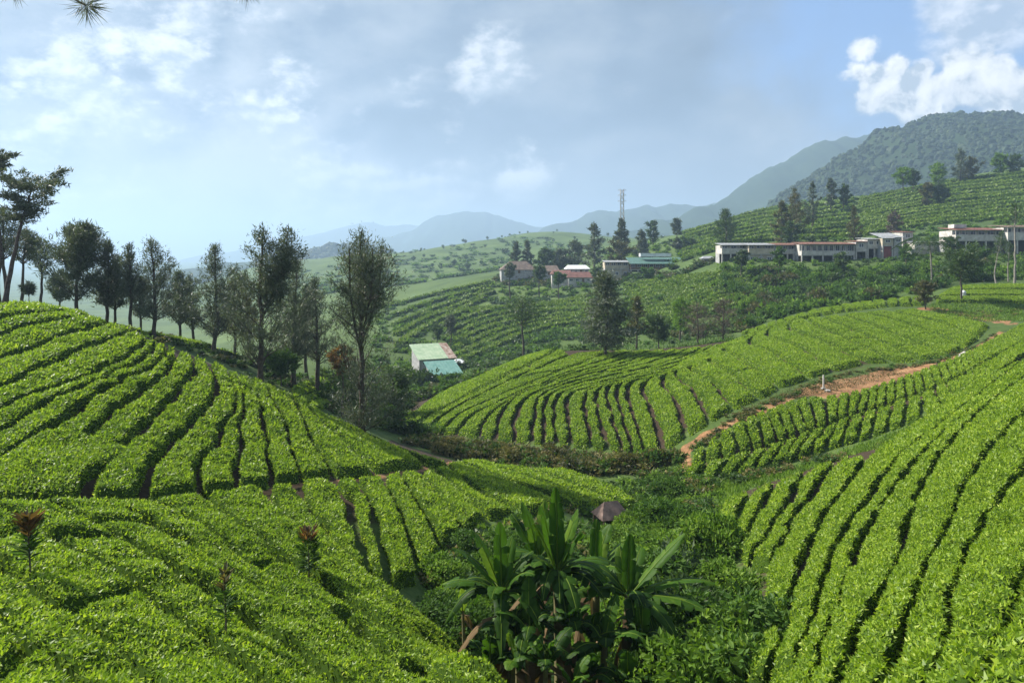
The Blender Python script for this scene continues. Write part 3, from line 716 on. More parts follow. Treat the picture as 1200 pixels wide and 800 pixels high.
# middle hill
MIDH = [
 [(466, 496), (482, 480), (505, 465), (545, 446), (580, 430), (625, 410)],
 [(483, 500), (500, 487), (520, 477), (550, 461), (590, 441), (630, 421), (655, 408)],
 [(500, 502), (523, 482), (545, 469), (580, 452), (620, 434), (670, 414)],
 [(518, 503), (540, 482), (567, 470), (600, 456), (640, 440), (690, 421), (722, 409)],
 [(535, 504), (552, 486), (575, 474), (610, 458), (660, 437), (745, 409)],
 [(560, 508), (567, 489), (583, 477), (600, 465), (617, 456), (660, 440), (720, 423), (770, 408)],
 [(582, 510), (583, 489), (593, 472), (607, 462), (660, 442), (720, 427), (785, 408)],
 [(602, 512), (603, 489), (610, 472), (622, 461), (680, 440), (750, 422), (800, 407)],
 [(622, 514), (627, 485), (632, 464), (660, 449), (720, 434), (770, 421), (812, 406)],
 [(637, 515), (637, 485), (640, 464), (667, 451), (720, 438), (790, 421), (826, 405)],
 [(652, 516), (649, 485), (651, 464), (674, 453), (725, 442), (800, 421), (838, 403)],
 [(669, 518), (665, 482), (664, 464), (684, 455), (740, 441), (808, 423), (846, 402)],
 [(695, 520), (685, 472), (688, 455), (720, 447), (760, 438), (815, 424), (852, 400)],
 [(730, 525), (717, 482), (711, 452), (740, 445), (778, 437), (822, 423), (857, 398)],
 [(757, 527), (741, 480), (734, 451), (750, 443), (785, 435), (828, 420), (862, 396)],
 [(778, 522), (768, 485), (753, 452), (765, 441), (795, 431), (833, 416), (868, 394)],
 [(805, 506), (793, 468), (775, 444), (788, 432), (810, 423), (840, 411), (872, 392)],
 [(832, 490), (812, 454), (789, 433), (805, 420), (845, 407), (876, 391)],
 [(858, 475), (834, 444), (803, 427), (815, 414), (850, 403), (880, 390)],
 [(890, 462), (850, 432), (826, 416), (840, 405), (884, 389)],
 [(914, 450), (868, 419), (845, 405), (870, 396), (888, 388)],
 [(948, 438), (909, 412), (878, 400), (892, 386)],
 [(976, 430), (942, 407), (899, 391), (905, 381)],
 [(1014, 421), (969, 400), (927, 384), (925, 375)],
 [(1046, 420), (1002, 400), (950, 376), (944, 371)],
 [(1078, 418), (1036, 400), (993, 382), (960, 369)],
 [(1106, 413), (1062, 394), (1025, 380), (983, 367)],
 [(1130, 404), (1085, 385), (1047, 373), (1010, 364)],
 [(1146, 393), (1108, 378), (1070, 369), (1040, 362)],
 [(1160, 377), (1130, 371), (1096, 365), (1066, 360)],
]
LB_M = '%s tea hedge of the broad middle hill, counted from the valley houses'
field(MIDH, 50, LB_M, 'tea rows on the middle hill', counts=[1,1,1,1,1,1,1,1,1,1,1,1,2,2,1,1,1,1,1,1,1,1,1,1,1,1,1,1,1], gap=0.56, ncut=2, wob=0.16, ymax=116)
# rim of short blocks along the middle hill's crest
R_UP = plan([(868, 388), (900, 374), (940, 362), (1000, 352), (1050, 346), (1085, 345)], 96, 50, 3, ymax=117)
R_LO = plan([(880, 391), (915, 379), (955, 368), (1010, 360), (1050, 356), (1082, 355)], 92, 50, 3, ymax=114)
tier(R_UP, R_LO, '%s rounded tea block on the crest rim, counted towards the round tree', 'tea blocks on the crest rim', 2.2, gap=0.5, wob=0.2)
# level rows by the round tree
field([[(1098, 352), (1130, 352), (1180, 353), (1250, 353)], [(1095, 346), (1130, 345), (1180, 345), (1250, 346)], [(1105, 340), (1140, 338), (1190, 338), (1250, 338)],
       [(1112, 334), (1150, 332), (1190, 331), (1250, 331)]], 104, '%s level tea hedge beside the round tree, counted up from the grassy bank', 'level tea rows by the round tree', gap=0.6, ymax=128)
# terraces behind the rounded hill
field([[(110, 371), (160, 384), (205, 396), (265, 408)], [(120, 368), (165, 379), (210, 389), (268, 401)], [(150, 370), (200, 381), (262, 394), (292, 401)]], 49, '%s tea hedge on the terrace among the pine trunks, counted from the rounded hill', 'terrace tea rows among the pines', gap=0.5, ymax=66)
field([[(345, 482), (372, 476), (402, 468)], [(342, 474), (368, 467), (396, 459)], [(340, 466), (364, 459), (390, 451)], [(342, 458), (362, 451), (384, 444)], [(345, 450), (362, 445), (380, 438)]], 52,
      '%s small terrace tea hedge between the two tall trees, counted uphill', 'small terrace tea rows', gap=0.5, ymax=78)

# ------------------------------------------------------------------ mountains
def mountain(name, label, sky_pts, Yc, front, amp, n=(170, 44), seed=0, spur=0.25, base=-25.0, back=0.35):
    px = np.linspace(sky_pts[0][0], sky_pts[-1][0], n[0])
    py = np.interp(px, [p[0] for p in sky_pts], [p[1] for p in sky_pts])
    py = np.convolve(np.pad(py, 4, mode='edge'), np.ones(9) / 9, 'valid')
    hc = (HY - py) / F * Yc
    hc = hc + amp * 0.35 * fbm(px / 24.0, px * 0 + seed, oct=4, seed=seed)
    t = np.linspace(0, 1 + back, n[1])
    Y = Yc * (1 - front) + Yc * front * t
    Xc = (px - CX) / F * Yc
    PX, T_ = np.meshgrid(np.arange(n[0]), t, indexing='ij')
    Xg = np.repeat(Xc[:, None], n[1], 1); Yg = np.repeat(Y[None, :], n[0], 0)
    sp = fbm(Xg / (Yc * 0.06), Yg / (Yc * 0.22), oct=4, seed=seed + 5)
    prof = np.where(T_ <= 1, T_ ** 1.15, 1 - ((T_ - 1) / back) ** 1.3 * 0.9)
    Z = base + (hc[:, None] - base) * np.clip(prof, 0, 1)
    Z = Z + spur * amp * sp * np.clip(T_ * 3, 0, 1) * np.clip(np.abs(1 - T_) * 5, 0.1, 1)
    V = np.stack([Xg, Yg, Z], -1)
    i = np.arange(n[0] - 1)[:, None] * n[1]; j = np.arange(n[1] - 1)[None, :]
    Q = np.stack([i + j, i + n[1] + j, i + n[1] + j + 1, i + j + 1], -1).reshape(-1, 4)
    o = link(name, mesh(name, V.reshape(-1, 3), Q, None, ['mountain_cover'], smooth=True))
    tag(o, label, 'mountain', kind='structure')
    return V
M1 = mountain('mountain', 'near mountain covered in dense forest', [(640, 300), (760, 290), (830, 272), (870, 256), (900, 240), (940, 215), (980, 186), (1010, 167), (1040, 154), (1080, 142), (1120, 135), (1160, 131), (1200, 129), (1300, 122), (1500, 118), (1700, 125)], 950, 0.52, 20, (240, 60), 31, 1.0, back=0.3)
M2 = mountain('mountain', 'dark blue mountain shoulder behind the forested one', [(560, 306), (660, 292), (760, 266), (800, 252), (830, 240), (880, 212), (930, 186), (970, 167), (1000, 157), (1030, 152), (1100, 158), (1250, 170)], 1900, 0.40, 34, seed=41, spur=1.0)
mountain('mountain', 'hazy blue mountain flank behind the valley', [(480, 306), (560, 292), (640, 268), (690, 252), (740, 243), (800, 240), (900, 236), (1000, 245)], 3000, 0.26, 40, seed=51, spur=0.9)
mountain('mountain', 'pale blue peak rising over the bright green hill', [(330, 306), (400, 296), (450, 282), (480, 268), (505, 254), (522, 248), (545, 247), (580, 250), (620, 262), (680, 276), (760, 292)], 4200, 0.24, 45, seed=61, spur=0.9)
mountain('mountain', 'faint far mountain chain at the horizon behind the pines', [(-500, 300), (-200, 322), (40, 330), (150, 325), (205, 314), (260, 298), (330, 285), (400, 268), (440, 261), (470, 262), (520, 272), (600, 290), (700, 300)], 5600, 0.18, 55, seed=71, spur=0.9)
M6 = mountain('hill', 'wooded blue knoll behind the tall trees', [(180, 322), (240, 312), (300, 305), (350, 300), (390, 288), (420, 286), (450, 294), (480, 304), (520, 312)], 1500, 0.2, 12, (120, 30), 81, 0.8)

def crowns(name, label, V, count, r0, r1, sel, subd=ICO2, cat='forest'):
    """tree crowns of a far wood that reads as one mass"""
    nx, ny, _ = V.shape
    acc = Acc()
    bV, bT = subd
    got = 0
    while got < count:
        u = rng.random() * (nx - 2); v = rng.random() * (ny - 2)
        i, j = int(u), int(v); p = V[i, j] * (1 - (u - i)) + V[i + 1, j] * (u - i); p = p + (V[i, j + 1] - V[i, j]) * (v - j)
        if not sel(CX + F * p[0] / p[1], p): continue
        r = rng.uniform(r0, r1)
        dv = bV * (1 + 0.28 * rng.normal(size=(len(bV), 1)) * 0.6)
        acc.add(dv * np.array([r, r, r * rng.uniform(0.8, 1.25)]) + p + np.array([0, 0, r * 0.10]), None, bT, tint=np.clip(rng.normal(0.5, 0.25) + 0.12 * rng.normal(size=len(bV)), 0, 1))
        got += 1
    return tag(link(name, acc.mesh(name, ['forest_leaf'])), label, cat, kind='stuff')
def front_only(lo, hi, yc): return lambda px, p: lo < px < hi and p[1] < yc and p[2] > -5
crowns('forest', 'dense forest covering the near mountain', M1, 8000, 1.8, 4.2, front_only(800, 1320, 965), ICO1)
crowns('wood', 'wood on the blue knoll behind the tall trees', M6, 500, 5, 9, front_only(300, 500, 1510), ICO1)

# ------------------------------------------------------------------ haze: one even, thin body of air
hb = Acc(); hb.box(-14500, 14500, -300, 7900, min(float(GRD.min()), -40.0) - 1.5, 415)
m, t = mat('haze_air')
pv = t.new('ShaderNodeVolumePrincipled'); pv.inputs['Color'].default_value = (0.50, 0.68, 0.93, 1); pv.inputs['Density'].default_value = 0.00035
pv.inputs['Anisotropy'].default_value = 0.25
o = t.new('ShaderNodeOutputMaterial'); t.l.new(pv.outputs[0], o.inputs['Volume'])
HAZE_ON = True
if HAZE_ON: tag(link('haze', hb.mesh('haze', ['haze_air'])), 'thin blue haze filling the valley', 'haze', kind='stuff')

# ------------------------------------------------------------------ trees
def tree_meshes(H, R, cb, kind, wood='bark', leaf='pine_leaf', seed=0, nb=60, ncard=5000, card=0.32, lean=0.0, leaders=1, tw=0.018, droop=0.0, aspect=0.3, spread=0.31, flat=False):
    r = np.random.default_rng(seed)
    wd = Acc(); cr = Acc()
    n = 12
    s = np.linspace(0, 1, n)
    wander = np.cumsum(r.normal(0, 0.012, (n, 2)), axis=0) * H
    tr = np.stack([wander[:, 0] * 0.6 + lean * H * s ** 1.4, wander[:, 1] * 0.6, s * H], 1); tr[0, :2] = 0
    tr0 = tr.copy(); tr0[0, 2] = -0.4
    rad = H * tw * (1 - s) ** 0.8 + 0.012 * H * 0.25; rad[0] *= 1.35
    wd.tube(tr0, rad, 8)
    TP, TD = [], []
    def trunk_at(q): return np.array([np.interp(q, s, tr[:, k]) for k in range(3)])
    lead = []
    for k in range(leaders - 1):
        q0 = r.uniform(0.35, 0.5); p0 = trunk_at(q0); az = r.uniform(0, 6.28); hh = H * r.uniform(0.86, 0.97)
        ln = np.linspace(0, 1, 8)[:, None]
        tip = np.array([p0[0] + math.cos(az) * R * 0.55, p0[1] + math.sin(az) * R * 0.55, hh])
        pts = p0 + (tip - p0) * ln + np.array([math.cos(az), math.sin(az), 0]) * R * 0.18 * np.sin(ln * math.pi)
        wd.tube(pts, np.linspace(H * tw * 0.55, 0.01 * H * 0.3, 8), 5); lead.append(pts)
    for lp in lead:
        for f in np.linspace(0.3, 1.0, 9):
            TP.append(np.array([np.interp(f, np.linspace(0, 1, 8), lp[:, a]) for a in range(3)])); TD.append(np.array([0, 0, 1.0]))
    if kind in ('airy', 'cone', 'layer'):
        for f in np.linspace(0.82, 1.0, 6): TP.append(trunk_at(f)); TD.append(np.array([0, 0, 1.0]))
    for b in range(nb):
        u = (b + r.random()) / nb
        az = b * 2.39996 + r.normal(0, 0.3)
        if kind == 'airy': pr = ((u + 0.10) ** 0.45) * (1 - u) ** 0.9 * 2.3; el = r.uniform(0.35, 1.1)
        elif kind == 'layer': pr = (1 - u) ** 0.75 * (0.55 + 0.45 * min(1, u * 6)) + 0.06; el = r.uniform(-0.12, 0.25)
        elif kind == 'cone': pr = (1 - u) ** 0.8 + 0.05; el = r.uniform(0.1, 0.5)
        elif kind == 'round': pr = math.sqrt(max(0.02, 1 - (2 * u - 0.85) ** 2)); el = r.uniform(0.1, 0.8)
        else: pr = 1.0 if u > 0.55 else 0.6; el = r.uniform(0.2, 0.7)      # umbrella
        Lb = R * pr * r.uniform(0.5, 1.2)
        q = cb + (1 - cb) * u * (0.90 if kind in ('round', 'umbrella') else 0.97)
        if kind == 'airy': q = max(cb * 0.92, q - Lb * math.sin(el) * 0.65 / H)
        if lead and r.random() < 0.55:
            lp = lead[r.integers(len(lead))]; kk = min(int(1 + u * 6.4), 7); p0 = lp[kk]; Lb *= 0.62
        else: p0 = trunk_at(q)
        d = np.array([math.cos(az) * math.cos(el), math.sin(az) * math.cos(el), math.sin(el)])
        m_ = 5; ln = np.linspace(0, 1, m_)[:, None]
        pts = p0 + d * Lb * ln + np.array([0, 0, 1.0]) * Lb * ((0.18 if kind == 'airy' else 0.05) * ln ** 2 - droop * ln ** 2) + r.normal(0, 0.02 * Lb, (m_, 3)) * ln
        wd.tube(pts, np.linspace(max(0.012, H * tw * 0.30 * (1 - 0.6 * u)), 0.006, m_), 4, smooth=False)
        nt = max(2, int(5 * Lb / (R + 1e-6) + 1.5))
        for k in range(nt):
            f = 0.30 + 0.70 * (k + r.random()) / nt
            c = np.array([np.interp(f, ln[:, 0], pts[:, a]) for a in range(3)])
            TP.append(c); TD.append(d)
    TP = np.array(TP); TD = np.array(TD)
    wts = r.uniform(0.05, 1.6, len(TP)) ** 1.5; wts /= wts.sum()
    ncard = int(ncard * (1.45 if kind == 'airy' else 1.0)); idx = r.choice(len(TP), ncard, p=wts)
    sd = R * 0.15 * spread * 2
    off = r.normal(0, 1, (ncard, 3)) * np.array([sd, sd, sd * (0.35 if kind in ('layer', 'umbrella') else 0.75)])
    P = TP[idx] + off
    D = TD[idx] * 0.6 + r.normal(0, 0.6, (ncard, 3)) + np.array([0, 0, 0.35 if kind == 'airy' else 0.0])
    N = r.normal(0, 1, (ncard, 3)) + np.array([0, 0, 0.6])
    L = card * r.uniform(0.6, 1.4, ncard)
    clump = r.random(len(TP))
    tint = np.clip(0.35 * clump[idx] + 0.55 * r.random(ncard) + 0.05, 0, 1)
    leaves3(cr, P, D, N, L * (0.95 if kind == 'airy' else 1.15), L * (0.62 if kind == 'airy' else 1.0) * aspect * r.uniform(0.6, 1.15, ncard), 0, tint)
    return wd.mesh('trunk', [wood]), cr.mesh('crown', [leaf])
TS = [100]
def tree(px, Y, top_py, hw_px, crown_py, kind, label, name='tree', cat='tree', group=None, base_py=None, **kw):
    """stands on the ground at a bearing and distance; height and spread follow from what is seen of it"""
    TS[0] += 1
    x, y = at(px, Y); z = ground(x, y)
    H = zrow(top_py, Y) - z; R = hw_px / F * Y * (1.22 if kind == 'airy' else 1.0)
    cb = min(max((zrow(crown_py, Y) - z) / H, 0.03), 0.9)
    tm, cm = tree_meshes(H, R, cb, kind, seed=TS[0], **kw)
    o = thing(name, label, cat, (x, y, z), 0, group)
    link('trunk', tm, o); link('crown', cm, o)
    return o
GP = 'trees along the ridge behind the rounded hill'
tree(-2, 50, 182, 22, 205, 'umbrella', 'flat-topped pine whose top tuft stands above the leaning umbrella pine', 'pine_tree', group=GP, nb=26, ncard=2600, card=0.24, tw=0.016, lean=-0.02)
tree(4, 47, 214, 40, 262, 'umbrella', 'umbrella pine with bare leaning trunk and flat spreading crown', 'pine_tree', group=GP, nb=34, ncard=5200, card=0.24, tw=0.018, lean=0.22, spread=0.34)
tree(8, 58, 245, 26, 300, 'airy', 'slim pine with sparse crown beside the leaning umbrella pine', 'pine_tree', group=GP, nb=46, ncard=2600, card=0.28)
tree(25, 60, 268, 20, 305, 'airy', 'slender pine with bare lower trunk on the crest of the tea hill', 'pine_tree', group=GP, nb=40, ncard=1900, card=0.28)
tree(45, 62, 281, 20, 315, 'airy', 'small open-crowned pine next to the broad dark dome tree', 'pine_tree', group=GP, nb=40, ncard=1800, card=0.28)
tree(34, 56, 333, 10, 346, 'round', 'low round bush at the foot of the slender crest pines', 'bush', 'bush', ncard=900, nb=20, card=0.25)
tree(90, 56, 264, 37, 352, 'airy', 'broad dark dome-shaped tree with dense foliage almost to the ground', 'tree', group=GP, nb=95, ncard=11500, card=0.33, leaf='pine_leaf', leaders=3)
tree(122, 58, 282, 23, 358, 'airy', 'dark tree close against the broad dome tree', 'tree', group=GP, nb=64, ncard=4800, card=0.30)
tree(134, 60, 305, 18, 362, 'airy', 'lower dark tree filling the gap before the thin open pine', 'tree', group=GP, nb=46, ncard=3200, card=0.30)
tree(152, 57, 287, 16, 348, 'airy', 'thin open pine with bare lower trunk between darker trees', 'pine_tree', group=GP, nb=44, ncard=2200, card=0.27)
tree(181, 58, 279, 27, 374, 'airy', 'tall pale pine with pointed airy crown and straight trunk', 'pine_tree', group=GP, nb=66, ncard=4600, card=0.27)
tree(212, 64, 318, 22, 380, 'airy', 'short dark tree crowded between two taller pines', 'tree', group=GP, nb=50, ncard=3600, card=0.30)
tree(250, 60, 286, 28, 394, 'airy', 'tall dark conical pine with straight trunk down to the terrace', 'pine_tree', group=GP, nb=72, ncard=5600, card=0.28)
tree(276, 66, 328, 24, 395, 'airy', 'olive brown tree behind the tall conical pine', 'tree', group=GP, nb=56, ncard=4200, card=0.30, leaf='olive_leaf')
tree(305, 43.5, 266, 42, 432, 'airy', 'tall dark tree with forked upper limbs and leaning bare trunk', 'tree', nb=90, ncard=10500, card=0.25, lean=0.06, leaders=3, tw=0.016)
tree(344, 62, 305, 30, 425, 'airy', 'dense dark tree behind the forked leaning tree', 'tree', group=GP, nb=70, ncard=6000, card=0.30)
tree(373, 64, 326, 25, 424, 'airy', 'slim grey green tree with bare trunk on the small terraces', 'tree', group=GP, nb=60, ncard=4200, card=0.28)
tree(425, 44, 270, 50, 512, 'airy', 'tallest tree, with several feathery leaders and long straight trunk', 'tree', nb=130, ncard=14500, card=0.24, leaders=5, tw=0.0125)
tree(402, 58, 402, 18, 440, 'round', 'small tree with rust orange leaves beside the tallest tree', 'tree', nb=30, ncard=1800, card=0.28, leaf='rust_leaf')
tree(412, 66, 420, 34, 470, 'round', 'spreading green tree in the hollow behind the tallest tree', 'tree', nb=44, ncard=4200, card=0.34, leaf='tree_leaf')
tree(460, 76, 430, 34, 490, 'round', 'bushy green tree at the tip of the middle hill', 'tree', nb=44, ncard=4200, card=0.38, leaf='tree_leaf')
tree(330, 60, 412, 26, 440, 'round', 'rounded bush clump beside the trunk of the forked leaning tree', 'bush', 'bush', nb=40, ncard=3600, card=0.30, leaf='shrub_leaf')

for (px, Y, tp, hw, cp, lb) in (
    (70, 68, 318, 15, 352, 'small tree peeping out beside the broad dome tree'),
    (166, 70, 325, 14, 372, 'low tree between the thin open pine and the tall pale pine'),
    (230, 70, 322, 16, 385, 'hazy tree before the tall dark conical pine'),
    (290, 72, 318, 18, 400, 'dark tree behind the olive brown one'),
    (360, 75, 338, 16, 415, 'low dark tree between the dense dark tree and the slim grey green tree'),
    ):
    tree(px, Y, tp, hw, cp, 'airy', lb, 'tree', group=GP, nb=46, ncard=2800, card=0.32)
# middle distance
tree(710, 88, 318, 38, 408, 'layer', 'lone dark pine with layered branches standing on the middle hill', 'pine_tree', nb=110, ncard=9500, card=0.40, aspect=0.28, tw=0.014, spread=0.42)
tree(746, 112, 350, 15, 392, 'cone', 'rust tipped tree beside the lone layered pine', 'tree', nb=36, ncard=1800, card=0.5, leaf='olive_leaf')
tree(772, 114, 368, 18, 402, 'round', 'dark bushy tree between the rust tipped tree and the bare trees', 'tree', nb=36, ncard=2000, card=0.5, leaf='tree_leaf')
tree(797, 125, 346, 14, 385, 'round', 'bright green round tree behind the crest of the middle hill', 'tree', nb=34, ncard=1800, card=0.5, leaf='bright_leaf')
tree(818, 108, 352, 20, 398, 'round', 'leafless brown tree standing left of its twin on the hill crest', 'tree', nb=60, ncard=1500, card=0.55, leaf='bare_twig', aspect=0.09)
tree(848, 108, 347, 20, 396, 'round', 'leafless brown tree with taller crown behind the crest', 'tree', nb=60, ncard=1600, card=0.55, leaf='bare_twig', aspect=0.09)
tree(613, 122, 348, 28, 385, 'round', 'thin pale airy tree in the valley behind the middle hill', 'tree', nb=50, ncard=2000, card=0.45, leaf='tree_leaf', spread=0.7)
tree(528, 165, 368, 10, 392, 'round', 'small dark round tree above the green roofed houses', 'tree', nb=30, ncard=1300, card=0.6, leaf='pine_leaf')
tree(512, 170, 378, 9, 398, 'round', 'shrubby tree beside the small dark tree above the houses', 'tree', nb=26, ncard=900, card=0.6, leaf='tree_leaf')
tree(1127, 113, 293, 32, 330, 'round', 'small round spreading tree casting its shadow on the level rows', 'tree', nb=44, ncard=4200, card=0.42, leaf='tree_leaf')
tree(1085, 107, 328, 14, 355, 'round', 'olive shrub tree at the end of the crest rim', 'tree', nb=30, ncard=1700, card=0.4, leaf='olive_leaf')
tree(1189, 128, 240, 11, 262, 'airy', 'tall thin pale trunk with few leaves near the long white building', 'tree', nb=16, ncard=420, card=0.45, wood='pale_bark', leaf='tree_leaf', tw=0.011)
tree(1168, 130, 272, 12, 300, 'airy', 'leaning pale sapling trunk next to the tall thin one', 'tree', nb=16, ncard=500, card=0.45, wood='pale_bark', leaf='tree_leaf', tw=0.012, lean=0.12)
tree(1182, 132, 285, 8, 305, 'airy', 'short pale trunk between two taller thin trunks', 'tree', nb=14, ncard=360, card=0.45, wood='pale_bark', leaf='tree_leaf', tw=0.013)
GR = 'trees along the village ridge'
for (px, Y, tp, hw, cp, kd, lf, lb) in (
    (605, 285, 284, 7, 303, 'cone', 'pine_leaf', 'small conical tree with narrow tip behind the brown roofed houses'),
    (620, 285, 283, 7, 303, 'cone', 'pine_leaf', 'taller of the paired conical trees behind the brown roofs'),
    (640, 280, 290, 11, 308, 'round', 'tree_leaf', 'round tree between the paired conical trees and the tall dark tree'),
    (657, 285, 292, 10, 308, 'round', 'pine_leaf', 'low dark tree behind the blue white house'),
    (674, 285, 280, 12, 308, 'round', 'pine_leaf', 'leafy dark tree leaning on the tallest ridge tree'),
    (697, 275, 262, 16, 308, 'cone', 'pine_leaf', 'tallest dark bushy tree on the village ridge'),
    (728, 270, 258, 11, 285, 'cone', 'pine_leaf', 'tall narrow tree in front of the lattice pylon'),
    (726, 262, 280, 14, 310, 'round', 'olive_leaf', 'brownish bushy tree at the foot of the narrow tree'),
    (752, 290, 270, 10, 296, 'cone', 'pine_leaf', 'dark tree behind the large green roof'),
    (766, 315, 257, 8, 275, 'round', 'tree_leaf', 'small tree high on the slope above the large green roof'),
    (795, 280, 280, 8, 300, 'cone', 'pine_leaf', 'narrow dark tree at the right end of the large green roof'),
    (808, 275, 281, 9, 300, 'round', 'tree_leaf', 'rounded tree next to the narrow dark one past the green roof'),
    (793, 330, 255, 6, 266, 'round', 'pine_leaf', 'dot-like dark tree on the skyline of the tea slope'),
    (850, 235, 247, 15, 288, 'airy', 'tree_leaf', 'hazy green tree on the slope behind the building row'),
    (916, 225, 238, 14, 285, 'cone', 'olive_leaf', 'brown green tree clump behind the rusty roofs'),
    (934, 235, 222, 13, 278, 'airy', 'olive_leaf', 'tall brown green tree behind the white stilt building'),
    (926, 215, 258, 12, 284, 'round', 'tree_leaf', 'leafy tree below the tall brown green one'),
    (952, 250, 214, 7, 250, 'airy', 'pine_leaf', 'dark feathery tree with rounded top above the slope path'),
    (974, 290, 207, 6, 232, 'round', 'pine_leaf', 'dark lollipop shaped tree standing on the hill shoulder'),
    (988, 290, 214, 6, 232, 'round', 'tree_leaf', 'bright round tree beside the lollipop shaped tree'),
    (1001, 212, 243, 8, 280, 'airy', 'olive_leaf', 'greyish slim tree just behind the white building roofs'),
    (1048, 218, 246, 9, 272, 'round', 'bare_twig', 'brown bare tree above the grey shed roof'),
    (1086, 275, 212, 7, 232, 'round', 'olive_leaf', 'brownish tree on the upper tea slope'),
    (1101, 275, 213, 10, 236, 'round', 'tree_leaf', 'dark tree beside the brownish one on the upper slope'),
    (1058, 320, 195, 9, 208, 'round', 'bright_leaf', 'bright bushy tree on the crest of the upper slope'),
    (1070, 322, 197, 7, 209, 'round', 'tree_leaf', 'small bush tree next to the bright crest tree'),
    (1100, 325, 191, 9, 205, 'round', 'bright_leaf', 'light green tree on the crest near the dark rounded one'),
    (1125, 322, 176, 9, 203, 'airy', 'pine_leaf', 'dark rounded tree rising highest on the right crest'),
    (1139, 322, 183, 9, 203, 'round', 'olive_leaf', 'olive tree leaning on the dark crest tree'),
    (1172, 318, 179, 9, 198, 'round', 'bright_leaf', 'bright green tree in the hedge at the crest end'),
    (1188, 316, 181, 9, 198, 'round', 'tree_leaf', 'green tree next to the bright one in the crest hedge')):
    tree(px, Y, tp, hw * 1.15, cp + 9, kd, lb, 'tree', group=GR, nb=26, ncard=1300 if hw < 10 else 2400, card=0.0030 * Y, leaf=lf, aspect=0.5)

for (px, Y, tp, hw, cp, lf, lb) in ((868, 172, 292, 9, 312, 'tree_leaf', 'small tree in front of the grey roofed stilt house'), (914, 170, 288, 9, 312, 'shrub_leaf', 'leafy tree hiding the corner of the grey walled stilt house'),
    (985, 166, 296, 11, 316, 'tree_leaf', 'bushy tree under the long white stilt building'), (1062, 166, 285, 9, 308, 'shrub_leaf', 'tree between the crimson walled house and the palm'),
    (1113, 160, 275, 11, 305, 'tree_leaf', 'tree at the near corner of the long white building'), (1150, 158, 290, 9, 306, 'shrub_leaf', 'low tree before the pillars of the long white building'),
    (598, 236, 308, 9, 326, 'pine_leaf', 'dark tree half hiding the wide brown roof'), (632, 232, 310, 9, 328, 'tree_leaf', 'tree in front of the grey brown house'), (655, 226, 318, 7, 334, 'shrub_leaf', 'bush tree below the low red roof'),
    (702, 222, 312, 8, 330, 'tree_leaf', 'tree between the red roofs and the cream house'), (760, 220, 314, 9, 332, 'shrub_leaf', 'tree before the restaurant pillars'), (790, 222, 313, 8, 330, 'tree_leaf', 'tree at the end of the restaurant terrace')):
    tree(px, Y, tp, hw, cp, 'round', lb, 'tree', group='trees around the buildings', nb=24, ncard=1300, card=0.0028 * Y, leaf=lf, aspect=0.5)
# palm
def palm(px, Y, base_py, crown_py, rad_px, label):
    x, y = at(px, Y); z = ground(x, y); H = zrow(crown_py, Y) - z; R = rad_px / F * Y
    o = thing('palm_tree', label, 'palm tree', (x, y, z))
    wd = Acc(); s = np.linspace(0, 1, 8)
    pts = np.stack([-0.05 * H * s ** 2, 0 * s, -0.3 + (H + 0.3) * s], 1)
    wd.tube(pts, 0.17 - 0.05 * s, 8); link('trunk', wd.mesh('trunk', ['pale_bark']), o)
    r = np.random.default_rng(5)
    for k in range(13):
        a = Acc(); az = k * 2.39996; el = r.uniform(-0.1, 0.9); L = R * r.uniform(0.85, 1.15)
        q = np.linspace(0, 1, 14)
        d = np.array([math.cos(az), math.sin(az)])
        c = np.stack([pts[-1, 0] + d[0] * L * q * math.cos(el * 0.6), d[1] * L * q * math.cos(el * 0.6), H + L * (math.sin(el) * q - 0.75 * q ** 2)], 1)
        a.tube(c, 0.035 * (1 - 0.8 * q), 4)
        side = np.array([-d[1], d[0], 0])
        for sgn in (-1, 1):
            m_ = 26; f = np.linspace(0.12, 1, m_)
            P = np.stack([np.interp(f, q, c[:, i]) for i in range(3)], 1)
            D = side * sgn + np.array([d[0] * 0.5, d[1] * 0.5, -0.35]) + r.normal(0, 0.1, (m_, 3))
            a.leaves(P, D, np.tile([0, 0, 1.0], (m_, 1)), 0.30 * R * (1 - 0.5 * f), 0.16, 0, 0.2 + 0.6 * r.random(m_))
        link('frond', a.mesh('frond', ['tree_leaf']), o)
palm(1092, 138, 335, 283, 36, 'palm with drooping fronds standing before the white buildings')

# ------------------------------------------------------------------ shrubs
def shrub_mesh(n, leaf, lmat, seed, squash=0.8, core=True, wide=0.5, lobes=7, tri=False):
    r = np.random.default_rng(seed); acc = Acc()
    C = r.normal(0, 0.42, (lobes, 3)); C[:, 2] = np.abs(C[:, 2]) * squash + 0.30; rad = r.uniform(0.32, 0.55, lobes)
    C[0] = (0, 0, 0.4); rad[0] = 0.6
    if core:
        for c, q in zip(C, rad):
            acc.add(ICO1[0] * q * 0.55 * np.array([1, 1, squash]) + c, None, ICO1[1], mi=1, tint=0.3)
    k = r.integers(0, lobes, n); u = r.normal(size=(n, 3)); u /= np.linalg.norm(u, axis=1)[:, None]
    P = C[k] + u * rad[k][:, None] * r.uniform(0.8, 1.12, (n, 1)) * np.array([1, 1, squash])
    P[:, 2] = np.maximum(P[:, 2], 0.02)
    D = u * 0.7 + r.normal(0, 0.6, (n, 3)); N = u + r.normal(0, 0.5, (n, 3))
    L = leaf * r.uniform(0.6, 1.3, n)
    (lambda *a: leaves3(acc, *a) if tri else acc.leaves(*a))(P, D, N, L, L * wide, 0, np.clip(0.3 * (k / lobes) + 0.6 * r.random(n) + 0.05, 0, 1))
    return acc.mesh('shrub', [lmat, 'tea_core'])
SHRUB = {}
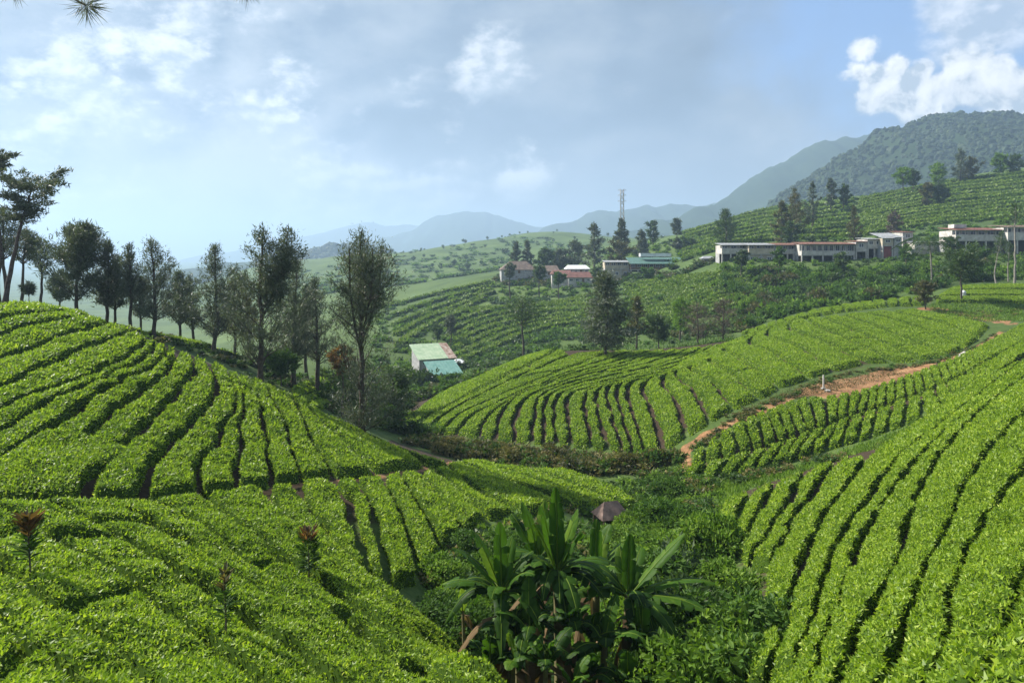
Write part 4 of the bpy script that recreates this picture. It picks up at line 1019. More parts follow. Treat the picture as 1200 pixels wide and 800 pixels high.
for lm in ('shrub_leaf', 'bright_leaf', 'tree_leaf', 'olive_leaf', 'dry_grass'):
    SHRUB[lm] = [shrub_mesh(520, 0.26, lm, 40 + i) for i in range(3)]
SHRUB['near'] = [shrub_mesh(3600, 0.15, 'shrub_leaf', 60 + i, lobes=11) for i in range(3)]
SHRUB['near_bright'] = [shrub_mesh(3600, 0.15, 'bright_leaf', 70 + i, lobes=11) for i in range(2)]
SHRUB['near_tree'] = [shrub_mesh(3000, 0.19, 'tree_leaf', 80 + i, lobes=10, wide=0.34) for i in range(2)]
def shrub(x, y, size, key, label, group, cat='shrub', zs=1.0, sink=0.1):
    me = random.choice(SHRUB[key])
    o = link('shrub', me, None, (x, y, ground(x, y) - sink * size))
    o.rotation_euler = (0, 0, random.uniform(0, 6.28)); o.scale = (size, size * random.uniform(0.8, 1.2), size * zs * random.uniform(0.8, 1.15))
    return tag(o, label, cat, group)
def scatter_shrubs(poly_px, n, ymin, s0, s1, keys, label, group, zs=1.0, ymax=420):
    """shrubs on the ground seen inside an outline"""
    P = np.array(poly_px, float); lo, hi = P.min(0), P.max(0); k = 0; tries = 0
    while k < n and tries < n * 40:
        tries += 1
        a, b = random.uniform(lo[0], hi[0]), random.uniform(lo[1], hi[1])
        ins = False; j = len(P) - 1
        for i in range(len(P)):
            if (P[i][1] > b) != (P[j][1] > b) and a < (P[j][0] - P[i][0]) * (b - P[i][1]) / (P[j][1] - P[i][1]) + P[i][0]: ins = not ins
            j = i
        if not ins: continue
        x, y = cast(a, b, ymin)
        if y > min(ymax, ymin * 2.6 + 10): continue
        shrub(x, y, random.uniform(s0, s1), random.choice(keys), label, group, zs=zs); k += 1

LOWP = {lm: [shrub_mesh(95, 0.40, lm, 140 + i, lobes=3, tri=True) for i in range(3)] for lm in ('shrub_leaf', 'bright_leaf', 'tree_leaf', 'olive_leaf', 'dry_grass')}
LOWD = {}
for lm, L_ in LOWP.items():
    LOWD[lm] = []
    for me in L_:
        V = np.empty(len(me.vertices) * 3, np.float32); me.vertices.foreach_get('co', V)
        tn = np.empty(len(me.vertices), np.float32); me.attributes['tint'].data.foreach_get('value', tn)
        q = [p.vertices[:] for p in me.polygons if p.material_index == 0]; t3 = [p.vertices[:] for p in me.polygons if p.material_index == 1]
        LOWD[lm].append((V.reshape(-1, 3), np.array(q), np.array(t3), tn))
def inside(P, a, b):
    ins = False; j = len(P) - 1
    for i in range(len(P)):
        if (P[i][1] > b) != (P[j][1] > b) and a < (P[j][0] - P[i][0]) * (b - P[i][1]) / (P[j][1] - P[i][1]) + P[i][0]: ins = not ins
        j = i
    return ins
def undergrowth(poly_px, n, ymin, s0, s1, keys, label, zs=0.8, name='undergrowth'):
    """a closed mass of low bushes that nobody could count"""
    mk = sorted(set(keys)); accs = Acc(); P = np.array(poly_px, float); lo, hi = P.min(0), P.max(0); k = 0
    while k < n:
        a, b = random.uniform(lo[0], hi[0]), random.uniform(lo[1], hi[1])
        if not inside(P, a, b): continue
        x, y = cast(a, b, ymin, ymin * 2.2 + 15); key = random.choice(keys); V, q, t3, tn = random.choice(LOWD[key]); sz = random.uniform(s0, s1)
        az = random.uniform(0, 6.28); c, s_ = math.cos(az), math.sin(az)
        W_ = np.stack([V[:, 0] * c - V[:, 1] * s_, V[:, 0] * s_ + V[:, 1] * c, V[:, 2] * zs], 1) * sz + np.array([x, y, ground(x, y) - 0.12 * sz])
        accs.add(W_, None, q, mi=mk.index(key), tint=tn); accs.T.append(t3 + accs.n - len(W_)); accs.tm.append(np.full(len(t3), len(mk))); accs.ts.append(np.zeros(len(t3)))
        k += 1
    tag(link(name, accs.mesh(name, mk + ['tea_core'])), label, 'undergrowth', kind='stuff')
# gully between the near fields
scatter_shrubs([(740, 640), (800, 610), (850, 640), (892, 690), (895, 740), (860, 790), (820, 840), (700, 840), (700, 720)], 52, 14, 0.6, 1.6, ['near', 'near_bright', 'near', 'near_bright', 'near_tree'], 'dark leafy shrub crowding the gully beside the banana plants', 'gully shrubs')
scatter_shrubs([(500, 660), (560, 640), (620, 640), (620, 800), (560, 780), (500, 720)], 26, 15, 0.5, 1.0, ['near', 'near', 'near_bright'], 'leafy shrub at the tea field edge left of the banana stems', 'shrubs at the tea field edge')
scatter_shrubs([(740, 600), (790, 570), (835, 600), (850, 635), (760, 660), (720, 640)], 34, 26, 0.5, 1.1, ['near_bright', 'near', 'bright_leaf'], 'light green shrub around the small hut in the gully', 'shrubs around the hut')
scatter_shrubs([(470, 512), (540, 518), (650, 528), (740, 538), (790, 540), (780, 552), (700, 548), (600, 540), (520, 528)], 70, 50, 0.5, 1.15, ['dry_grass', 'shrub_leaf', 'dry_grass', 'olive_leaf', 'tree_leaf'], 'scrubby bush on the bank below the middle hill', 'bushes on the scrubby bank')
scatter_shrubs([(350, 440), (480, 440), (490, 490), (520, 515), (440, 495), (390, 475)], 34, 52, 0.7, 1.5, ['shrub_leaf', 'tree_leaf', 'bright_leaf'], 'green bush in the hollow behind the tallest tree', 'bushes in the hollow')
# slope below the building row
SLOPE_POLY = [(850, 316), (1000, 318), (1080, 310), (1200, 306), (1230, 325), (1120, 328), (1080, 342), (960, 360), (900, 375), (870, 385), (840, 350)]
scatter_shrubs(SLOPE_POLY, 80, 118, 1.1, 2.2, ['shrub_leaf', 'tree_leaf', 'shrub_leaf', 'olive_leaf', 'bright_leaf'], 'tall leafy bush on the slope below the building row', 'bushes below the building row', zs=1.25)
undergrowth(SLOPE_POLY, 360, 118, 0.9, 1.9, ['shrub_leaf', 'tree_leaf', 'shrub_leaf', 'bright_leaf'], 'leafy undergrowth covering the slope below the building row', 1.0)
undergrowth([(760, 390), (800, 385), (860, 375), (900, 365), (860, 392), (760, 402)], 40, 104, 0.9, 1.7, ['shrub_leaf', 'tree_leaf', 'olive_leaf'], 'dark bushes massed behind the crest of the middle hill')
undergrowth([(440, 350), (480, 345), (580, 325), (700, 335), (840, 325), (850, 380), (700, 400), (640, 400), (560, 425), (480, 440), (440, 440)], 800, 112, 0.8, 2.0, ['shrub_leaf', 'tree_leaf', 'bright_leaf', 'bright_leaf', 'shrub_leaf'], 'mixed green undergrowth over the valley side below the village')
undergrowth([(580, 395), (690, 385), (700, 405), (640, 412), (560, 432), (540, 425)], 90, 98, 0.9, 2.0, ['shrub_leaf', 'tree_leaf'], 'dark thicket at the valley foot of the middle hill')
undergrowth([(580, 322), (690, 324), (800, 320), (850, 300), (850, 312), (800, 330), (690, 338), (590, 335)], 130, 200, 1.3, 2.6, ['shrub_leaf', 'tree_leaf', 'olive_leaf'], 'bushes massed below the village houses')
undergrowth([(760, 280), (800, 262), (900, 240), (1000, 232), (1100, 212), (1230, 196), (1230, 260), (1100, 285), (900, 290), (800, 300)], 600, 205, 0.8, 2.2, ['shrub_leaf', 'tree_leaf', 'bright_leaf', 'bright_leaf'], 'mixed green growth over the upper slope behind the buildings')
undergrowth([(120, 372), (200, 385), (300, 400), (330, 430), (400, 445), (480, 450), (510, 512), (440, 497), (390, 478), (345, 452), (300, 436), (240, 410)], 330, 47.5, 0.35, 0.9, ['shrub_leaf', 'tree_leaf', 'bright_leaf', 'olive_leaf'], 'low green growth between the tall trees behind the rounded hill', 0.7)
undergrowth([(470, 505), (540, 512), (650, 522), (740, 532), (795, 525), (800, 552), (700, 550), (600, 541), (520, 528)], 330, 49, 0.35, 0.8, ['dry_grass', 'dry_grass', 'shrub_leaf', 'olive_leaf'], 'dry grass and weeds on the bank below the middle hill', 0.8)
undergrowth([(560, 640), (620, 620), (700, 600), (790, 555), (835, 590), (850, 640), (890, 690), (890, 760), (850, 840), (640, 840), (560, 770), (500, 700)], 330, 15, 0.3, 0.75, ['shrub_leaf', 'shrub_leaf', 'bright_leaf', 'tree_leaf'], 'weeds and low leaves covering the gully floor', 0.8)
undergrowth([(800, 556), (835, 562), (880, 553), (950, 536), (985, 530), (1000, 524), (960, 528), (880, 546), (830, 552)], 60, 39, 0.3, 0.6, ['shrub_leaf', 'tree_leaf', 'dry_grass'], 'weeds in the dip beside the steep slope', 0.8)
undergrowth([(1100, 362), (1200, 358), (1200, 368), (1140, 368)], 60, 96, 0.3, 0.7, ['dry_grass', 'bright_leaf', 'olive_leaf'], 'grass on the bank under the level tea rows', 0.5)

undergrowth([(440, 420), (480, 425), (490, 442), (540, 446), (575, 436), (545, 462), (500, 480), (440, 480)], 130, 98, 0.7, 1.7, ['shrub_leaf', 'tree_leaf', 'bright_leaf', 'olive_leaf'], 'bushes crowding round the green roofed valley houses')
def grass(poly_px, n, ymin, L0, lm, label):
    """loose grass blades on open ground"""
    P = np.array(poly_px, float); lo, hi = P.min(0), P.max(0); pts = []
    while len(pts) < n:
        a, b = random.uniform(lo[0], hi[0]), random.uniform(lo[1], hi[1])
        if inside(P, a, b): pts.append(cast(a, b, ymin, ymin * 1.8 + 10))
    p = np.array(pts); p = p + rng.normal(0, 0.25, p.shape); z = groundv(p[:, 0], p[:, 1]) - 0.02
    acc = Acc(); D = rand_unit(n) * 0.7 + np.array([0, 0, 1.0])
    leaves3(acc, np.stack([p[:, 0], p[:, 1], z], 1), D, rand_unit(n), L0 * rng.uniform(0.5, 1.4, n), L0 * 0.28, 0, None)
    tag(link('grass', acc.mesh('grass', [lm])), label, 'grass', kind='stuff')
grass([(740, 600), (775, 545), (800, 535), (830, 556), (870, 560), (850, 640), (760, 660)], 9000, 26, 0.28, 'bright_leaf', 'grass around the hut and the foot of the track')
grass([(800, 552), (880, 548), (950, 533), (1020, 508), (1090, 482), (1130, 462), (1130, 470), (1060, 505), (980, 530), (900, 556), (830, 575)], 6000, 39, 0.25, 'bright_leaf', 'grass in the dip below the short tea rows')
grass([(880, 470), (950, 440), (1040, 425), (1060, 432), (960, 456)], 3000, 55, 0.18, 'olive_leaf', 'thin grass along the dirt track')
grass([(1090, 352), (1220, 352), (1220, 372), (1130, 372), (1090, 360)], 5000, 94, 0.35, 'bright_leaf', 'grass on the bank under the level rows')
grass([(440, 440), (480, 420), (560, 425), (640, 405), (860, 390), (860, 400), (640, 412), (560, 440), (500, 478)], 9000, 98, 0.45, 'shrub_leaf', 'grass in the hollow around the valley houses')

undergrowth([(812, 520), (860, 480), (905, 462), (960, 438), (1030, 424), (1100, 414), (1150, 398), (1165, 385), (1170, 392), (1140, 406), (1100, 420), (1060, 427), (1000, 432), (930, 456), (870, 486), (820, 522)], 170, 50, 0.2, 0.5, ['dry_grass', 'olive_leaf', 'shrub_leaf'], 'weeds and dry stalks edging the dirt track', 0.7)

undergrowth([(735, 590), (760, 545), (795, 540), (830, 556), (835, 590), (790, 620), (750, 625)], 150, 33, 0.25, 0.7, ['shrub_leaf', 'bright_leaf', 'dry_grass', 'tree_leaf'], 'weeds at the head of the gully below the track', 0.8)

undergrowth([(845, 306), (1060, 304), (1070, 299), (1210, 297), (1210, 309), (1080, 312), (1000, 320), (850, 320)], 170, 150, 0.6, 1.3, ['shrub_leaf', 'tree_leaf', 'bright_leaf'], 'bushes along the foot of the building row', 0.9)
undergrowth([(300, 345), (360, 318), (440, 300), (520, 288), (600, 274), (680, 285), (720, 296), (700, 318), (600, 322), (520, 338), (460, 345), (380, 360)], 520, 385, 1.6, 4.5, ['shrub_leaf', 'tree_leaf', 'bright_leaf'], 'scattered scrub and hedges over the hazy far hills', 0.6, 'scrub')
undergrowth([(700, 300), (760, 285), (830, 290), (850, 300), (800, 312), (720, 312)], 120, 230, 1.0, 2.4, ['shrub_leaf', 'tree_leaf', 'bright_leaf'], 'scrub between the green roofed restaurant and the building row', 0.8)

undergrowth([(492, 668), (530, 625), (600, 594), (670, 584), (725, 598), (710, 650), (600, 660), (540, 695)], 170, 18, 0.25, 0.6, ['shrub_leaf', 'bright_leaf', 'tree_leaf', 'dry_grass'], 'weeds along the lower edge of the fanning tea rows', 0.8)
undergrowth([(700, 562), (760, 548), (795, 556), (775, 595), (735, 592)], 80, 38, 0.3, 0.7, ['shrub_leaf', 'bright_leaf', 'tree_leaf'], 'low bushes between the hut and the scrubby bank', 0.8)

# ------------------------------------------------------------------ far tea rows: contour lines on the slopes behind
def contour_rows(lines, ymin, label, group, pitch, **kw):
    for l in lines:
        p = plan(l, ymin, 40, 4, 0, ymin * 1.75)
        d = np.gradient(p, axis=0); d /= np.linalg.norm(d, axis=1)[:, None] + 1e-9
        nrm = np.stack([-d[:, 1], d[:, 0]], 1) * pitch * 0.5
        p = p + np.cumsum(rng.normal(0, 0.12, p.shape), axis=0)
        hedge(p - nrm, p + nrm, label, group, cuts=[random.random() for _ in range(9)], **kw)
def slope_lines(lo, hi, n):
    a, b = catmull(lo, 12), catmull(hi, 12)
    return [[tuple(a[i] + (b[i] - a[i]) * ((k + 0.5) / n)) for i in range(12)] for k in range(n)]
FK = dict(leafmat='tea_far', lmin=0.5, lmax=0.9, cover=1.2, gap=0.7, wob=0.4, ncut=0)
def far_field(lo, hi, n, ymin, label, group, pitch):
    kw = dict(FK); kw.pop('ncut')
    contour_rows(slope_lines(lo, hi, n), ymin, label, group, pitch, H=1.15, **kw)
far_field([(800, 306), (840, 296), (900, 285), (960, 282), (1010, 280)], [(800, 268), (850, 254), (900, 244), (950, 240), (1000, 234)], 9, 200, '%s tea row on the slope behind the rusty roofed houses, counted uphill', 'tea rows behind the rusty roofs', 3.6)
far_field([(1010, 278), (1070, 268), (1130, 262), (1190, 258), (1240, 254)], [(1010, 234), (1060, 222), (1110, 212), (1160, 206), (1240, 196)], 13, 200, '%s tea row above the long red roofed building, counted uphill', 'tea rows on the upper slope', 3.4)
far_field([(740, 384), (790, 378), (850, 362), (900, 345)], [(730, 335), (780, 328), (830, 322), (870, 318)], 12, 125, '%s tea row on the slope under the large green roof, counted uphill', 'tea rows under the green roof', 2.6)
far_field([(545, 425), (600, 400), (650, 385), (700, 380)], [(490, 350), (560, 335), (620, 340), (690, 345)], 12, 125, '%s tea row on the valley side below the brown roofed houses, counted uphill', 'tea rows on the valley side', 2.8)
far_field([(470, 410), (500, 390), (540, 370), (575, 350)], [(450, 345), (490, 338), (530, 330), (575, 326)], 6, 150, '%s tea row above the green roofed valley houses, counted uphill', 'tea rows above the valley houses', 2.8)

# dotted trees on the bright green hill far behind
dot = [tree_meshes(7, 3.0, 0.3, 'round', seed=900 + i, nb=14, ncard=260, card=1.2, leaf='tree_leaf', aspect=0.6) for i in range(3)]
for k in range(46):
    px = random.uniform(440, 720); Y = random.uniform(420, 860)
    x, y = at(px, Y); o = thing('tree', 'small dot-like tree on the far bright green hill', 'tree', (x, y, ground(x, y)), random.uniform(0, 6), 'dotted trees on the far green hill')
    a, b = random.choice(dot); link('trunk', a, o); link('crown', b, o); s = random.uniform(0.35, 0.8); o.scale = (s, s, s)

# ------------------------------------------------------------------ buildings
def part(parent, name, mt, fn, label=None):
    a = Acc(); fn(a); o = link(name, a.mesh(name, [mt]), parent)
    if label: o['label'] = label
    return o
def window(parent, x, y, z, w, h, frame='white_sheet'):
    """opening with frame standing 3 cm proud of a front wall at y (front = -y)"""
    t = 0.09
    f = part(parent, 'window', frame, lambda a: (a.box(x - w/2, x + w/2, y - 0.05, y + 0.05, z, z + t), a.box(x - w/2, x + w/2, y - 0.05, y + 0.05, z + h - t, z + h),
             a.box(x - w/2, x - w/2 + t, y - 0.049, y + 0.05, z + t, z + h - t), a.box(x + w/2 - t, x + w/2, y - 0.049, y + 0.05, z + t, z + h - t), a.box(x - t/3, x + t/3, y - 0.045, y + 0.04, z + t, z + h - t)))
    part(f, 'pane', 'glass', lambda a: a.box(x - w/2 + t, x + w/2 - t, y - 0.02, y + 0.01, z + t, z + h - t))
def sheet_roof(parent, x0, x1, y0, y1, z0, z1, mt, th=0.10, name='roof', ribs=0.0, label=None):
    """mono-pitch roof, front edge y0 at z0, back edge y1 at z1, with seam ribs"""
    def fn(a):
        V = [(x0, y0, z0), (x1, y0, z0), (x1, y1, z1), (x0, y1, z1)]
        V = V + [(p[0], p[1], p[2] - th) for p in V]
        a.add(V, [(0, 1, 2, 3), (7, 6, 5, 4), (4, 5, 1, 0), (5, 6, 2, 1), (6, 7, 3, 2), (7, 4, 0, 3)])
        if ribs:
            for x in np.arange(x0 + ribs, x1 - 0.05, ribs):
                V = [(x - .04, y0, z0 + .003), (x + .04, y0, z0 + .003), (x + .04, y1, z1 + .003), (x - .04, y1, z1 + .003)]
                V = V + [(p[0], p[1], p[2] + 0.05) for p in V]
                a.add(V, [(4, 5, 6, 7), (0, 1, 5, 4), (1, 2, 6, 5), (2, 3, 7, 6), (3, 0, 4, 7)])
    return part(parent, name, mt, fn, label)
def hip_roof(parent, x0, x1, y0, y1, z0, z1, inset, mt, name='roof'):
    def fn(a):
        ym = (y0 + y1) / 2
        V = [(x0, y0, z0), (x1, y0, z0), (x1, y1, z0), (x0, y1, z0), (x0 + inset, ym, z1), (x1 - inset, ym, z1)]
        a.add(V, [(0, 1, 5, 4), (2, 3, 4, 5), (3, 2, 1, 0)], [(1, 2, 5), (3, 0, 4)])
    return part(parent, name, mt, fn)
def stilt_house(px0, px1, roof_py, gal_py, par_py, base_py, Y, label, wall='white_wall', roof='rust_roof', posts=4, depth=6.0, closed=False, nwin=0, group='buildings in the row', rise=0.7, lower=None, low_win=0, rz=0.0):
    """two storeys on a slope: roof edge at roof_py, open gallery down to gal_py, parapet to par_py, posts to base_py"""
    x0, x1 = (px0 - CX) / F * Y, (px1 - CX) / F * Y; xm = (x0 + x1) / 2; w = (x1 - x0) / 2
    zr, zg, zp, zb = [zrow(p, Y) for p in (roof_py, gal_py, par_py, base_py)]
    gz = ground(xm, Y) - 0.5
    o = thing('stilt_house', label, 'building', (xm, Y, gz), rz, group)
    zr, zg, zp, zb = zr - gz, zg - gz, zp - gz, zb - gz
    d = depth
    part(o, 'floor_slab', 'concrete', lambda a: a.box(-w, w, 0, d, zp - 0.12, zp + 0.12))
    if closed:
        part(o, 'wall', wall, lambda a: (a.box(-w + .02, w - .02, 0.05, 0.25, zp + 0.12, zr - 0.05), a.box(-w + .02, -w + 0.22, 0.25, d, zp + 0.12, zr - 0.05), a.box(w - 0.22, w - .02, 0.25, d, zp + 0.12, zr - 0.05), a.box(-w + .22, w - .22, d - 0.2, d, zp + .12, zr - .05)))
        for k in range(nwin):
            x = -w + 2 * w * (k + 0.5) / nwin
            window(o, x, 0.05, zp + 0.12 + (zr - zp) * 0.35, min(1.3, 2 * w / nwin * 0.6), (zr - zp) * 0.42)
    else:
        part(o, 'wall', wall, lambda a: (a.box(-w + .02, w - .02, 1.5, 1.7, zp + 0.12, zr - 0.05), a.box(-w + .02, -w + 0.2, 1.7, d, zp + 0.12, zr - 0.05), a.box(w - 0.2, w - .02, 1.7, d, zp + 0.12, zr - 0.05)))
        part(o, 'parapet', wall, lambda a: (a.box(-w, w, -0.02, 0.14, zp + 0.12, zg), a.box(-w, -w + .14, 0.14, 1.5, zp + 0.12, zg), a.box(w - .14, w, .14, 1.5, zp + .12, zg)))
        nw = nwin or max(2, int(w))
        for k in range(nw):
            x = -w + 2 * w * (k + 0.5) / nw
            window(o, x, 1.5, zg + 0.0, min(1.5, 2 * w / nw * 0.7), max(0.5, (zr - zg) * 0.85))
        for k in range(posts):
            x = -w + 0.10 + (2 * w - 0.2) * k / max(1, posts - 1)
            part(o, 'post', wall, lambda a: a.box(x - 0.08, x + 0.08, 0.0 + 0.15, 0.3, zg - 0.3, zr - 0.04))
    for k in range(posts):
        x = -w + 0.16 + (2 * w - 0.32) * k / max(1, posts - 1)
        part(o, 'pillar', 'concrete' if wall != 'white_wall' else 'white_wall', lambda a: a.box(x - 0.16, x + 0.16, 0.03, 0.35, -0.4, zp - 0.12))
    lw = lower or 'void_shade'  # open storey: back wall coloured near-black to stand for the shade inside
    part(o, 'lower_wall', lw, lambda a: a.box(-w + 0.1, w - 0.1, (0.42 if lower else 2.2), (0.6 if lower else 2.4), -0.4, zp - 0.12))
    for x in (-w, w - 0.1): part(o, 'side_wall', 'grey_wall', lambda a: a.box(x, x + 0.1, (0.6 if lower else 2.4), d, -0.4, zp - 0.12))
    for k in range(low_win):
        x = -w + 2 * w * (k + 0.5) / low_win
        window(o, x, 0.42, (zb + zp) / 2 - 0.5, min(1.1, 2 * w / low_win * 0.55), 1.1)
    sheet_roof(o, -w - 0.25, w + 0.25, -0.6, d + 0.2, zr, zr + rise, roof, ribs=0.9)
    return o
R = 'building row above the shrubs'
stilt_house(846, 877, 287, 291, 297, 306, 192, 'grey roofed stilt house with white parapet at the left end of the row', roof='grey_roof', posts=4, group=R)
stilt_house(877.6, 907, 287, 291, 298, 309, 190, 'cream painted house with small windows under a grey roof', wall='cream_wall', roof='grey_roof', posts=3, lower='cream_wall', low_win=3, group=R)
stilt_house(907.6, 938.6, 287, 292, 297, 307, 190, 'grey walled stilt house with patchy rusty roof', wall='grey_wall', roof='rust_roof', posts=5, group=R)
stilt_house(939.4, 1002, 286, 294, 299, 311, 186, 'long white stilt building with open gallery and rusty roof', roof='rust_roof', posts=6, nwin=9, group=R)
stilt_house(1003, 1016, 283, 288, 294.5, 307, 186, 'narrow white stilt house with small reddish roof', roof='rust_roof', posts=2, closed=True, nwin=1, group=R, rise=0.4)
stilt_house(1016.6, 1033.6, 280, 285, 291, 303, 186, 'white house with two windows above a dark open basement', roof='grey_roof', posts=3, closed=True, nwin=2, group=R, rise=0.5)
stilt_house(1034.2, 1047, 279, 284, 288, 301, 184, 'house with crimson lower wall and sloping grey roof', wall='cream_wall', roof='grey_roof', posts=2, closed=True, nwin=1, lower='red_wall', group=R, rise=1.6)
stilt_house(1048, 1057, 278, 283, 288, 301, 184, 'grey shed beside the crimson walled house', wall='grey_wall', roof='grey_roof', posts=2, closed=True, nwin=1, lower='grey_wall', group=R, rise=1.4)
stilt_house(1057.8, 1070, 272, 277, 283, 292, 190, 'small white upper house with red roof', roof='red_roof', posts=2, closed=True, nwin=1, lower='white_wall', group=R, rise=0.5)
stilt_house(1072, 1108, 284, 287, 292, 297, 186, 'low white house half hidden behind the palm', roof='grey_roof', posts=3, closed=True, nwin=4, lower='white_wall', group=R, rise=0.4)
ob = stilt_house(1120, 1180, 269.5, 275, 282, 297, 178, 'long white building with red roof, gallery and tall pillars', roof='red_roof', posts=6, nwin=6, group=R, depth=7, rise=0.9)
part(ob, 'roof_tank_box', 'white_wall', lambda a: a.box(-5.0, -1.8, 3.0, 5.5, ob.location.z * 0 + zrow(266.5, 178) - ob.location.z, zrow(262, 178) - ob.location.z))
stilt_house(1181, 1226, 266, 272, 281, 299, 176, 'white building with brown roof beside the tall thin trunk', roof='brown_roof', posts=5, nwin=4, group=R, depth=7, rise=0.8)

def cottage(px, Y, w, d, base_py, eave_py, ridge_py, label, wall, roof, rz=0.0, nwin=3, group='houses on the village ridge', name='house', door=True, inset=1.0):
    x, y = at(px, Y); gz = min(ground(x, y), zrow(base_py, Y)) - 0.6
    o = thing(name, label, 'house', (x, y, gz), rz, group)
    ze, zr = zrow(eave_py, Y) - gz, zrow(ridge_py, Y) - gz; zb = zrow(base_py, Y) - gz
    part(o, 'wall', wall, lambda a: (a.box(-w/2, w/2, -d/2, -d/2 + .2, -0.3, ze), a.box(-w/2, w/2, d/2 - .2, d/2, -0.3, ze), a.box(-w/2, -w/2 + .2, -d/2 + .2, d/2 - .2, -0.3, ze), a.box(w/2 - .2, w/2, -d/2 + .2, d/2 - .2, -0.3, ze)))
    hh = ze - zb
    for k in range(nwin):
        xx = -w/2 + w * (k + 0.5) / nwin
        if door and k == nwin // 2:
            part(o, 'door', 'timber', lambda a: a.box(xx - .45, xx + .45, -d/2 - .04, -d/2 + .02, zb, zb + min(2.0, hh * 0.85)))
        else: window(o, xx, -d/2, zb + hh * 0.38, min(1.3, w / nwin * 0.6), hh * 0.42)
    if ridge_py is not None: hip_roof(o, -w/2 - .5, w/2 + .5, -d/2 - .5, d/2 + .5, ze + 0.004, zr, inset, roof)
    return o
V_ = 'houses on the village ridge'
h = cottage(607, 262, 13, 8, 320, 316, 306, 'wide brown hipped roof house with pale roof patch', 'grey_wall', 'brown_roof', 0.1, 5, V_, inset=4)

cottage(643, 258, 7, 6, 322, 318, 311, 'low grey brown house between wide brown roof and blue white house', 'grey_wall', 'brown_roof', 0.0, 3, V_)
cottage(676, 254, 7.5, 6, 322, 315, 310.5, 'white house with pale blue sheet roof and dark windows', 'white_wall', 'white_sheet', 0.1, 4, V_)
cottage(658, 246, 7, 5, 326, 321, 316.5, 'low house with red roof below the grey brown house', 'white_wall', 'red_roof', 0.0, 3, V_)
cottage(679, 243, 8, 5, 332, 325, 318.5, 'white pillared house with red roof at the lower edge of the village', 'white_wall', 'red_roof', 0.0, 4, V_)
stilt_house(709, 737.5, 307, 311, 315, 326, 238, 'cream two storey house with thin grey roof', wall='cream_wall', roof='grey_roof', posts=4, group=V_, lower='cream_wall', low_win=3, rise=0.6)
h = stilt_house(739, 805, 309, 313, 316, 327, 236, 'large restaurant building with dark green roof and pale raised vent', wall='timber', roof='dark_teal_roof', posts=9, group=V_, rise=2.2, depth=9)
part(h, 'clerestory', 'white_sheet', lambda a: a.box(-5.5, 5.0, 3.5, 6.5, zrow(300.5, 236) - h.location.z, zrow(296.5, 236) - h.location.z))
cottage(829, 205, 3.2, 3, 308, 303, 300, 'tiny white hut at the left of the building row', 'white_wall', 'grey_roof', 0, 2, R)

# the two green roofed houses in the valley
def shed(px, Y, w, d, base_py, lo_py, hi_py, rz, label, wall, roof, nwin, ribs=0.6, rusty=None):
    x, y = at(px, Y); gz = min(ground(x, y), zrow(base_py, Y)) - 0.8
    o = thing('house', label, 'house', (x, y, gz), rz, 'green roofed houses in the valley')
    z0, z1 = zrow(lo_py, Y) - gz, zrow(hi_py, Y) - gz; zb = zrow(base_py, Y) - gz
    def walls(a):
        a.box(-w/2, w/2, -d/2, -d/2 + .2, -0.3, z0 - 0.16)
        a.box(-w/2, w/2, d/2 - .2, d/2, -0.3, z0 - 0.16)
        a.box(-w/2, -w/2 + .2, -d/2 + .2, d/2 - .2, -0.3, z0 - 0.16); a.box(w/2 - .2, w/2, -d/2 + .2, d/2 - .2, -0.3, z0 - 0.16)
        for s in (-1, 1):     # gable fill under the pitch
            xx = s * (w/2 - 0.1)
            V = [(xx - .09, -d/2, z0 - .16), (xx - .09, d/2, z0 - .16), (xx - .09, d/2, z1 - .25), (xx + .09, -d/2, z0 - .16), (xx + .09, d/2, z0 - .16), (xx + .09, d/2, z1 - .25)]
            a.add(V, [(0, 3, 4, 1), (1, 4, 5, 2), (2, 5, 3, 0)], [(0, 1, 2), (3, 5, 4)])
    part(o, 'wall', wall, walls)
    for k in range(nwin):
        window(o, -w/2 + w * (k + .5) / nwin, -d/2, zb + (z0 - zb) * 0.42, min(1.2, w / nwin * .6), (z0 - zb) * 0.4)
    if rusty:
        xs = w/2 + 0.4 - rusty
        sheet_roof(o, -w/2 - .4, xs, -d/2 - .7, d/2 + .4, z0, z1, roof, ribs=ribs)
        sheet_roof(o, xs + 0.01, w/2 + .4, -d/2 - .7, d/2 + .4, z0 - .03, z1 - .03, 'tan_roof', ribs=ribs, label='rusty end of the roof')
    else: sheet_roof(o, -w/2 - .4, w/2 + .4, -d/2 - .7, d/2 + .4, z0, z1, roof, ribs=ribs)
    return o
shed(507, 134, 6.8, 4.6, 429, 418, 404, 0.45, 'valley house with pale mint roof turning rusty at one end', 'grey_wall', 'mint_roof', 3, rusty=1.7)
shed(519, 128, 5.2, 3.4, 444, 436, 424, 0.45, 'smaller valley house with teal sheet roof', 'grey_wall', 'teal_roof', 3)
x, y = at(508, 125); gz = ground(x, y)
o = thing('awning', 'small pale awning on posts in front of the teal roofed house', 'awning', (x, y, gz))
zz = zrow(441, 125) - gz
sheet_roof(o, -1.0, 1.0, -0.8, 0.8, zz, zz + 0.35, 'white_sheet', 0.06, 'canopy')
for sx in (-0.9, 0.9):
    for sy in (-0.7, 0.7): part(o, 'post', 'timber', lambda a: a.box(sx - .05, sx + .05, sy - .05, sy + .05, -0.4, zz - 0.01))
cottage(537, 140, 1.8, 2.0, 428, 424, 420.5, 'tiny pinkish hut behind the teal roofed house', 'cream_wall', 'white_sheet', 0.3, 2, 'green roofed houses in the valley')

